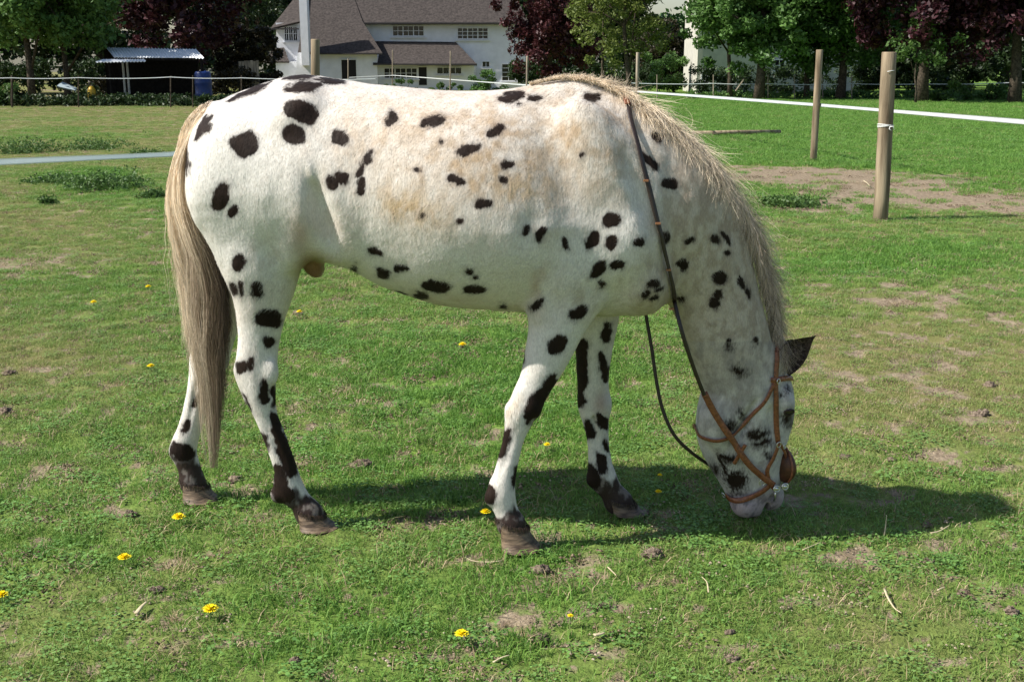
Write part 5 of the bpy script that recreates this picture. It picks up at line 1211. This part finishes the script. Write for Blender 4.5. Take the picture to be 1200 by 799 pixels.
def window(x0, y0, x1, y1, Dd, nx, bars=2, parent=house, m=M_FRAME, sill=True):
    a_, b_ = P(x0, y0, Dd), P(x1, y1, Dd); W_, Hh = b_[0] - a_[0], a_[2] - b_[2]; mb = MB(); t = .065
    for xx_ in np.linspace(a_[0], b_[0], nx + 1): mb.box((xx_, Dd - .03, (a_[2] + b_[2]) / 2), (t, .09, Hh + t - .001))
    for zz in (a_[2], b_[2]): mb.box(((a_[0] + b_[0]) / 2, Dd - .035, zz), (W_ + t - .002, .086, t))
    if sill: mb.box(((a_[0] + b_[0]) / 2, Dd - .08, b_[2] - .1), (W_ + .35, .18, .07))
    fr = mb.build("window", m, parent)
    cw = W_ / nx
    for i in range(nx):
        x_0 = a_[0] + cw * i + t / 2; x_1 = a_[0] + cw * (i + 1) - t / 2
        mb = MB(); mb.box(((x_0 + x_1) / 2, Dd - .012, (a_[2] + b_[2]) / 2), (x_1 - x_0, .02, Hh - t)); sub(mb, "pane", M_GLASS, fr)
        mb = MB(); mb.box(((x_0 + x_1) / 2, Dd - .034, (a_[2] + b_[2]) / 2), (.035, .02, Hh - t))
        for k in range(1, bars): mb.box(((x_0 + x_1) / 2, Dd - .036, b_[2] + Hh * k / bars), (x_1 - x_0, .02, .035))
        sub(mb, "glazing_bar", m, fr)
    return fr
def sub(mb, name, m, parent):
    o = np_mesh(name, np.vstack(mb.v) - np.array(parent.parent.location), mb.f, m, None); o.parent = parent; return o
window(460, 30.5, 497, 42.5, 86, 3, 2); window(536, 33, 572, 46, 86, 3, 3); window(450, 80, 489, 92, 83.6, 3, 2); window(512, 79, 541, 87, 83.6, 2, 1); window(588, 75, 604, 95, 86, 1, 4); window(565, 72, 574, 79, 86, 1, 1)
window(333, 31.5, 349, 48, 85, 3, 2)
def door(x0, y0, x1, y1, Dd):
    mb = MB(); box_px(mb, x0, y0, x1, y1, Dd - .03, .06); d_ = mb.build("door", M_DOOR, house)
    mb = MB(); a_, b_ = P(x0, y0, Dd), P(x1, y1, Dd)
    for xx_ in (a_[0] - .03, b_[0] + .03): mb.box((xx_, Dd - .04, (a_[2] + b_[2]) / 2), (.07, .07, a_[2] - b_[2]))
    mb.box(((a_[0] + b_[0]) / 2, Dd - .04, a_[2] + .04), (b_[0] - a_[0] + .13, .07, .07)); sub(mb, "door_frame", M_FRAME, d_)
door(400, 70.5, 418, 93, 83); door(490.5, 79, 500.5, 100, 83.6); door(606.5, 74, 612, 97, 86)
# cream building on the right, seen corner on
cb_ = empty("cream_building", tuple(P(880, 106, 74)), "plain cream rendered building with a sunlit end wall behind the green trees", "building")
p0, p1_, p2_ = P(817, 80, 71), P(801, 80, 82), P(1012, 80, 78); zt2 = 9.0; zb2 = -1.5
def wallquad(a_, b_, inward, name, parent, m):
    mb = MB(); q_ = [np.array([a_[0], a_[1], zb2]), np.array([b_[0], b_[1], zb2]), np.array([b_[0], b_[1], zt2]), np.array([a_[0], a_[1], zt2])]; mb.prism(q_, inward); return mb.build(name, m, parent)
wallquad(p0, p1_, (.3, .05, 0), "wall", cb_, M_CREAM); wallquad(p0 + np.array([.302, .05, 0]), p2_, (0, .3, 0), "wall", cb_, M_CREAM)
slab([np.array([p0[0] - .4, p0[1] - .5, zt2]), np.array([p2_[0] + .5, p2_[1] - .5, zt2]), np.array([p2_[0] - 1, p2_[1] + 6, zt2 + 2.5]), np.array([p1_[0] + 2, p1_[1] - 2, zt2 + 2.5])], .15, M_ROOF, "roof", cb_)
def wpoint(px):                                        # distance of the long wall at a pixel column
    t = np.linspace(0, 1, 200); pts_ = (p0 + np.array([.302, .05, 0]))[None] * (1 - t[:, None]) + p2_[None] * t[:, None]; q_, _ = proj(pts_); return float(pts_[np.argmin(np.abs(q_ - px)), 1])
for x0, y0, x1, y1 in ((822, 84, 832, 95), (851, 82, 863, 93), (907, 70, 919, 84), (938, 68, 949, 84)):
    window(x0, y0, x1, y1, wpoint((x0 + x1) / 2) - .14, 1, 2, cb_)
# ================================================================ shed, barrel and clutter
M_TIN = bpy.data.materials.new("corrugated_tin"); M_TIN.use_nodes = True; b = M_TIN.node_tree.nodes["Principled BSDF"]; b.inputs["Base Color"].default_value = (.74, .76, .78, 1); b.inputs["Roughness"].default_value = .7; b.inputs["Metallic"].default_value = .05
M_DKWOOD = mat("near_black_boards", (.012, .010, .009), .9, .1, .4, 8, .004, 40)  # one near-black colour for back boards, front beam and outer posts
M_PALE = mat("pale_grey_timber", (.36, .34, .30), .85, .2, .2, 10)
M_BLUE = mat("blue_plastic", (.008, .028, .13), .4, .4, .15, 10)
DS = 50.0
shed = empty("open_shed", tuple(P(190, 116, DS)), "open fronted shed with a corrugated tin roof and pale posts under the left trees", "shed")
def corr(A, B, C_, D_, n, th, name):                   # A-B the low front edge, D_-C_ the high back edge
    A, B, C_, D_ = map(np.array, (A, B, C_, D_)); vs, fs = [], []
    for i in range(n + 1):
        t = i / n; z = .022 * math.cos(i * math.pi)
        vs += [A * (1 - t) + B * t + np.array([0, 0, z]), D_ * (1 - t) + C_ * t + np.array([0, 0, z])]
    m_ = len(vs); vs += [v - np.array([0, 0, th]) for v in vs[:m_]]
    for i in range(n): fs += [[2 * i, 2 * i + 2, 2 * i + 3, 2 * i + 1], [m_ + 2 * i, m_ + 2 * i + 1, m_ + 2 * i + 3, m_ + 2 * i + 2], [2 * i, m_ + 2 * i, m_ + 2 * i + 2, 2 * i + 2]]
    return np_mesh(name, vs, fs, M_TIN, shed)
corr(P(133, 67, DS - 1.4), P(239, 68.5, DS - 1.4), P(229, 57.5, DS + 2), P(124, 56, DS + 2), 58, .02, "roof")
corr(P(112, 73, DS - 2.2), P(171, 72, DS - 2.2), P(168, 69.5, DS - 1.6), P(122, 70, DS - 1.6), 30, .02, "canopy")
for px, py in ((143.5, 70), (148.5, 70), (236, 70), (128, 70)):
    a_ = P(px, py, DS - 1.3); mb = MB(); mb.tube([np.array([a_[0], a_[1], -.75]), a_], .06 if px < 140 or px > 200 else .045, 8); mb.build("post", M_PALE if px in (143.5, 148.5) else M_DKWOOD, shed)
for k in range(22):
    xa = np.interp(k, [0, 22], [P(124, 80, DS + 1.9)[0], P(232, 80, DS + 1.9)[0]]); w_ = (P(232, 80, DS)[0] - P(124, 80, DS)[0]) / 22
    mb = MB(); mb.box((xa + w_ / 2, DS + 1.9 + rng.normal() * .006, .42), (w_ * 1.3, .03 + .01 * (k % 2), 2.3)); mb.build("board", M_DKWOOD, shed)
mb = MB(); mb.box(((P(133, 70, DS)[0] + P(239, 70, DS)[0]) / 2, DS - 1.38, P(180, 69.6, DS - 1.38)[2]), (P(239, 70, DS)[0] - P(133, 70, DS)[0], .06, .10)); mb.build("front_beam", M_DKWOOD, shed)
bc = P(238.5, 104, DS - 1.5); zb_ = float(zbase(DS)); e_ = empty("barrel", (bc[0], bc[1], zb_), "blue plastic barrel at the right end of the tin roofed shed", "barrel")
zt3 = P(238, 84, DS - 1.5)[2]; hh = zt3 - zb_; prof = [(0, .30), (.05, .33), (.3, .345), (.33, .36), (.36, .345), (.64, .345), (.67, .36), (.70, .345), (.95, .33), (1, .29)]
mb = MB(); mb.tube([np.array([bc[0], bc[1], zb_ + hh * t]) for t, r_ in prof], [r_ for t, r_ in prof], 20); mb.build("drum", M_BLUE, e_, True); mb = MB(); mb.tube([(bc[0] + .12, bc[1], zt3), (bc[0] + .12, bc[1], zt3 + .04)], .04, 10); mb.build("cap", M_BLUE, e_)
# old board panel between shed and house
pe = empty("board_panel", tuple(P(293, 112, 60)), "old brown board panel between the shed and the house", "fence panel")
for k in range(7):
    x0 = Xp(282 + k * 3.4, 90, 60); mb = MB(); mb.box((x0, 60, .0 + rng.normal() * .03), (.13, .03, 1.9)); mb.build("board", M_POST2, pe)
# clutter: a yellow can, a white sack heap, a grey sheet
cy = P(107, 104, DS - 2.2); ye = empty("yellow_can", (cy[0], cy[1], zb_), "small yellow can standing left of the shed posts", "can")
zc_ = cy[2]; mb = MB(); mb.tube([(cy[0], cy[1], zb_), (cy[0], cy[1], zc_ - .05), (cy[0], cy[1], zc_ + .1)], [.16, .16, .07], 14); mb.build("can_body", mat("yellow_plastic", (.55, .33, .02), .5), ye, True)
mb = MB(); ring(mb, np.array([cy[0], cy[1], zc_ + .18]), .08, .015, (0, 1, 0), 12); mb.build("handle", M_TRIM, ye)
gs = P(80, 104, DS - 2.0); mb = MB(); mb.prism([P(66, 101, DS - 2.4), P(88, 106, DS - 2.4), P(90, 103, DS - 2.0), P(73, 96, DS - 2.0)], (0, .05, -.05)); o = mb.build("grey_sheet", mat("grey_tin_sheet", (.35, .42, .44), .4), None, origin=tuple(gs)); tag(o, "pale grey metal sheet propped in the weeds left of the shed", "metal sheet")

# ================================================================ clods, flowers, straws
M_CLOD = mat("dry_soil_clod", (.11, .08, .06), .95, .1, .4, 90, .006, 200, c2=(.30, .235, .175))
def lump(px, py, rpx, label, flat=.6):
    b0 = GH(px, py); s = ppm(px, py, b0[1]); r_ = rpx / s; v, f_ = uvs((0, 0, 0), (1, 1, 1), 22, 14); v = np.array(v); s0 = rng.uniform(0, 50)
    n_ = fbm(v[:, 0] * 1.6 + s0, v[:, 1] * 1.6, v[:, 2] * 1.6, 3, 3); n2_ = fbm(v[:, 0] * 6 + s0, v[:, 1] * 6, v[:, 2] * 6, 4, 3)
    v = v * (.25 + 1.0 * n_ + 1.1 * (n2_ - .5))[:, None] * np.array([1.15, .9, flat]) * r_ * 1.1
    o = np_mesh("soil_clod", v + b0 + np.array([0, 0, r_ * .10]), f_, M_CLOD, None, True, origin=tuple(b0)); return tag(o, label, "clod", "dry soil clods in the turf")
for a_ in ((765, 652, 12, "knobbly pale clod in the turf right of the near front hoof"), (632, 667, 11, "crumbly clod just below the near front hoof"), (630, 748, 13, "pinkish clod low in the middle of the photo, right of the lowest middle dandelion"), (153, 602, 9, "clod left of the far hind hoof"),
           (183, 692, 9, "flattish clod left of and above the lower left dandelion"), (1088, 613, 8, "clod at the rim of the shadow of the neck"), (858, 772, 10, "grey clod at the bottom right of centre"), (11, 437, 9, "dark clod at the left edge, the upper of two"), (5, 480, 10, "dark clod at the left edge, the lower of two"),
           (1185, 714, 10, "long clod at the right edge near the bottom"), (1045, 536, 7, "small clod in sunlit turf above the shadow of the head"), (990, 533, 8, "small dark clod right of the brown nose piece"), (1150, 484, 11, "broken clod at right, below the bare patch"), (1160, 452, 8, "flat clod at right, on the bare patch"),
           (1087, 656, 8, "clod below the shadow near the forked straw"), (1130, 690, 8, "clod right of the bent straw"), (705, 710, 7, "small clod between two dandelions of the middle foreground"), (920, 712, 7, "small pale clod in the lower right turf"), (350, 367, 6, "pale clod under the belly behind the near hind leg"),
           (424, 545, 14, "low crusty clod on the bare soil between the legs"), (276, 560, 9, "low clod beside the off hind hoof"), (345, 775, 7, "small clod at the bottom left of centre"), (42, 640, 6, "small grey clod at the left below the tail shadow"), (855, 738, 6, "clod in the turf under the muzzle")): lump(*a_)
M_YEL = mat("dandelion_petals", (.90, .72, .015), .6, .2); M_STEM = mat("dandelion_stem", (.16, .22, .08), .6, .3)
def dandelion(px, py, rpx, label):
    h_ = rng.uniform(.02, .035); g0 = GH(px, py + 3); s = ppm(px, py, g0[1]); r_ = max(rpx / s * 1.15, .010); top = g0 + np.array([0, 0, h_ + .012])
    e_ = empty("dandelion", tuple(g0), label, "flower", "yellow dandelions in the turf"); mb = MB(); mb.tube([g0 - np.array([0, 0, .01]), top], .0018, 5); mb.build("stem", M_STEM, e_)
    vs, fs = [], []
    for lay, (rr, up, n_) in enumerate(((1.0, .10, 22), (.78, .30, 18), (.5, .48, 12))):
        for k in range(n_):
            a = 2 * math.pi * (k + .5 * lay + rng.uniform(-.2, .2)) / n_; d_ = np.array([math.cos(a), math.sin(a), 0]); q_ = np.array([-math.sin(a), math.cos(a), 0]) * r_ * .10; L_ = r_ * rr * rng.uniform(.85, 1.1); i = len(vs)
            vs += [top - q_ * .5, top + q_ * .5, top + d_ * L_ * .6 + q_ * 1.2 + np.array([0, 0, up * r_]), top + d_ * L_ + np.array([0, 0, up * r_ * 1.1]), top + d_ * L_ * .6 - q_ * 1.2 + np.array([0, 0, up * r_])]; fs.append([i, i + 1, i + 2, i + 3, i + 4])
    np_mesh("petals", vs, fs, M_YEL, e_)
for a_ in ((247, 720, 9, "largest dandelion at lower left, below the hind hooves"), (146, 657, 7.5, "dandelion left of the hind hooves, above the lower left one"), (210, 612, 7.5, "dandelion just below the off hind hoof"), (3, 703, 7.5, "dandelion cut by the left edge"), (541, 752, 8, "lowest dandelion, in the middle foreground"),
           (177, 430, 4.5, "dandelion left of the tail at mid height"), (110, 354, 4, "small far dandelion at the left above the middle one"), (174, 336, 3.5, "farthest small dandelion left of the tail"), (569, 606, 6, "dandelion touching the left of the near front fetlock"), (592, 627, 4, "small dandelion in front of the near front hoof"),
           (641, 524, 4, "small dandelion between the two front legs"), (771, 587, 4, "dandelion in the shadow right of the off front hoof"), (773, 563, 3, "tiny dandelion in the shadow above the other shaded one"), (542, 406, 4.5, "dandelion under the belly left of the near front knee"), (351, 368, 3.5, "tiny dandelion seen in front of the near hind thigh"),
           (668, 735, 3.5, "small faded dandelion right of the pinkish clod"), (650, 140, 3, "tiny dandelion hidden far behind the withers")): 
    if a_[0] != 650: dandelion(*a_)
M_STRAW = mat("pale_straw", (.50, .42, .27), .7, .2, .15, 30)
def straw(pp, w_, label, cat="straw"):
    P3 = []
    for i, q in enumerate(pp): g0 = GH(q[0], q[1]); g0[2] += (q[2] if len(q) > 2 else .022); P3.append(g0)
    C_ = catmull(P3, 9); mb = MB(); mb.tube(list(C_), [w_ / 2 * (1 - .5 * i / 8) for i in range(9)], 6, flat=.5); o = mb.build("straw", M_STRAW, None, True, origin=tuple(C_[0])); tag(o, label, cat, "dry straws lying on the turf")
straw([(1036, 694), (1040, 706), (1048, 717), (1056, 723)], .008, "bent pale straw at lower right, the largest of the straws"); straw([(1098, 698), (1103, 694), (1107, 691)], .007, "short pale straw right of the bent one")
straw([(588, 662), (573, 664), (556, 663), (545, 660)], .006, "thin straw lying left of the clod under the near front hoof"); straw([(1036, 628, .01), (1037, 626, .04), (1037, 625, .075)], .005, "upright dry stalk standing in the shadow of the neck")
straw([(160, 722), (166, 716), (172, 711)], .016, "flat pale dead leaf between the two lower left dandelions", "dead leaf"); straw([(696, 752), (704, 750), (708, 748)], .014, "pale dead leaf right of the pinkish clod", "dead leaf")
straw([(1090, 630), (1100, 627), (1112, 621)], .007, "straw at the lower rim of the shadow of the neck"); straw([(578, 782), (588, 776), (597, 773)], .007, "straw at the bottom edge in the middle"); straw([(712, 670), (720, 676), (722, 678)], .006, "tiny straw right of the clod near the front hoof")
straw([(940, 652), (950, 645), (962, 640)], .005, "thin dry straw in sunlit turf right of the muzzle"); straw([(1012, 214), (1016, 216), (1019, 219)], .02, "white scrap on the bare path near the thick post", "scrap")
straw([(830, 700), (828, 690), (822, 684)], .005, "thin straw below the muzzle")
print("done", time.time() - T0)
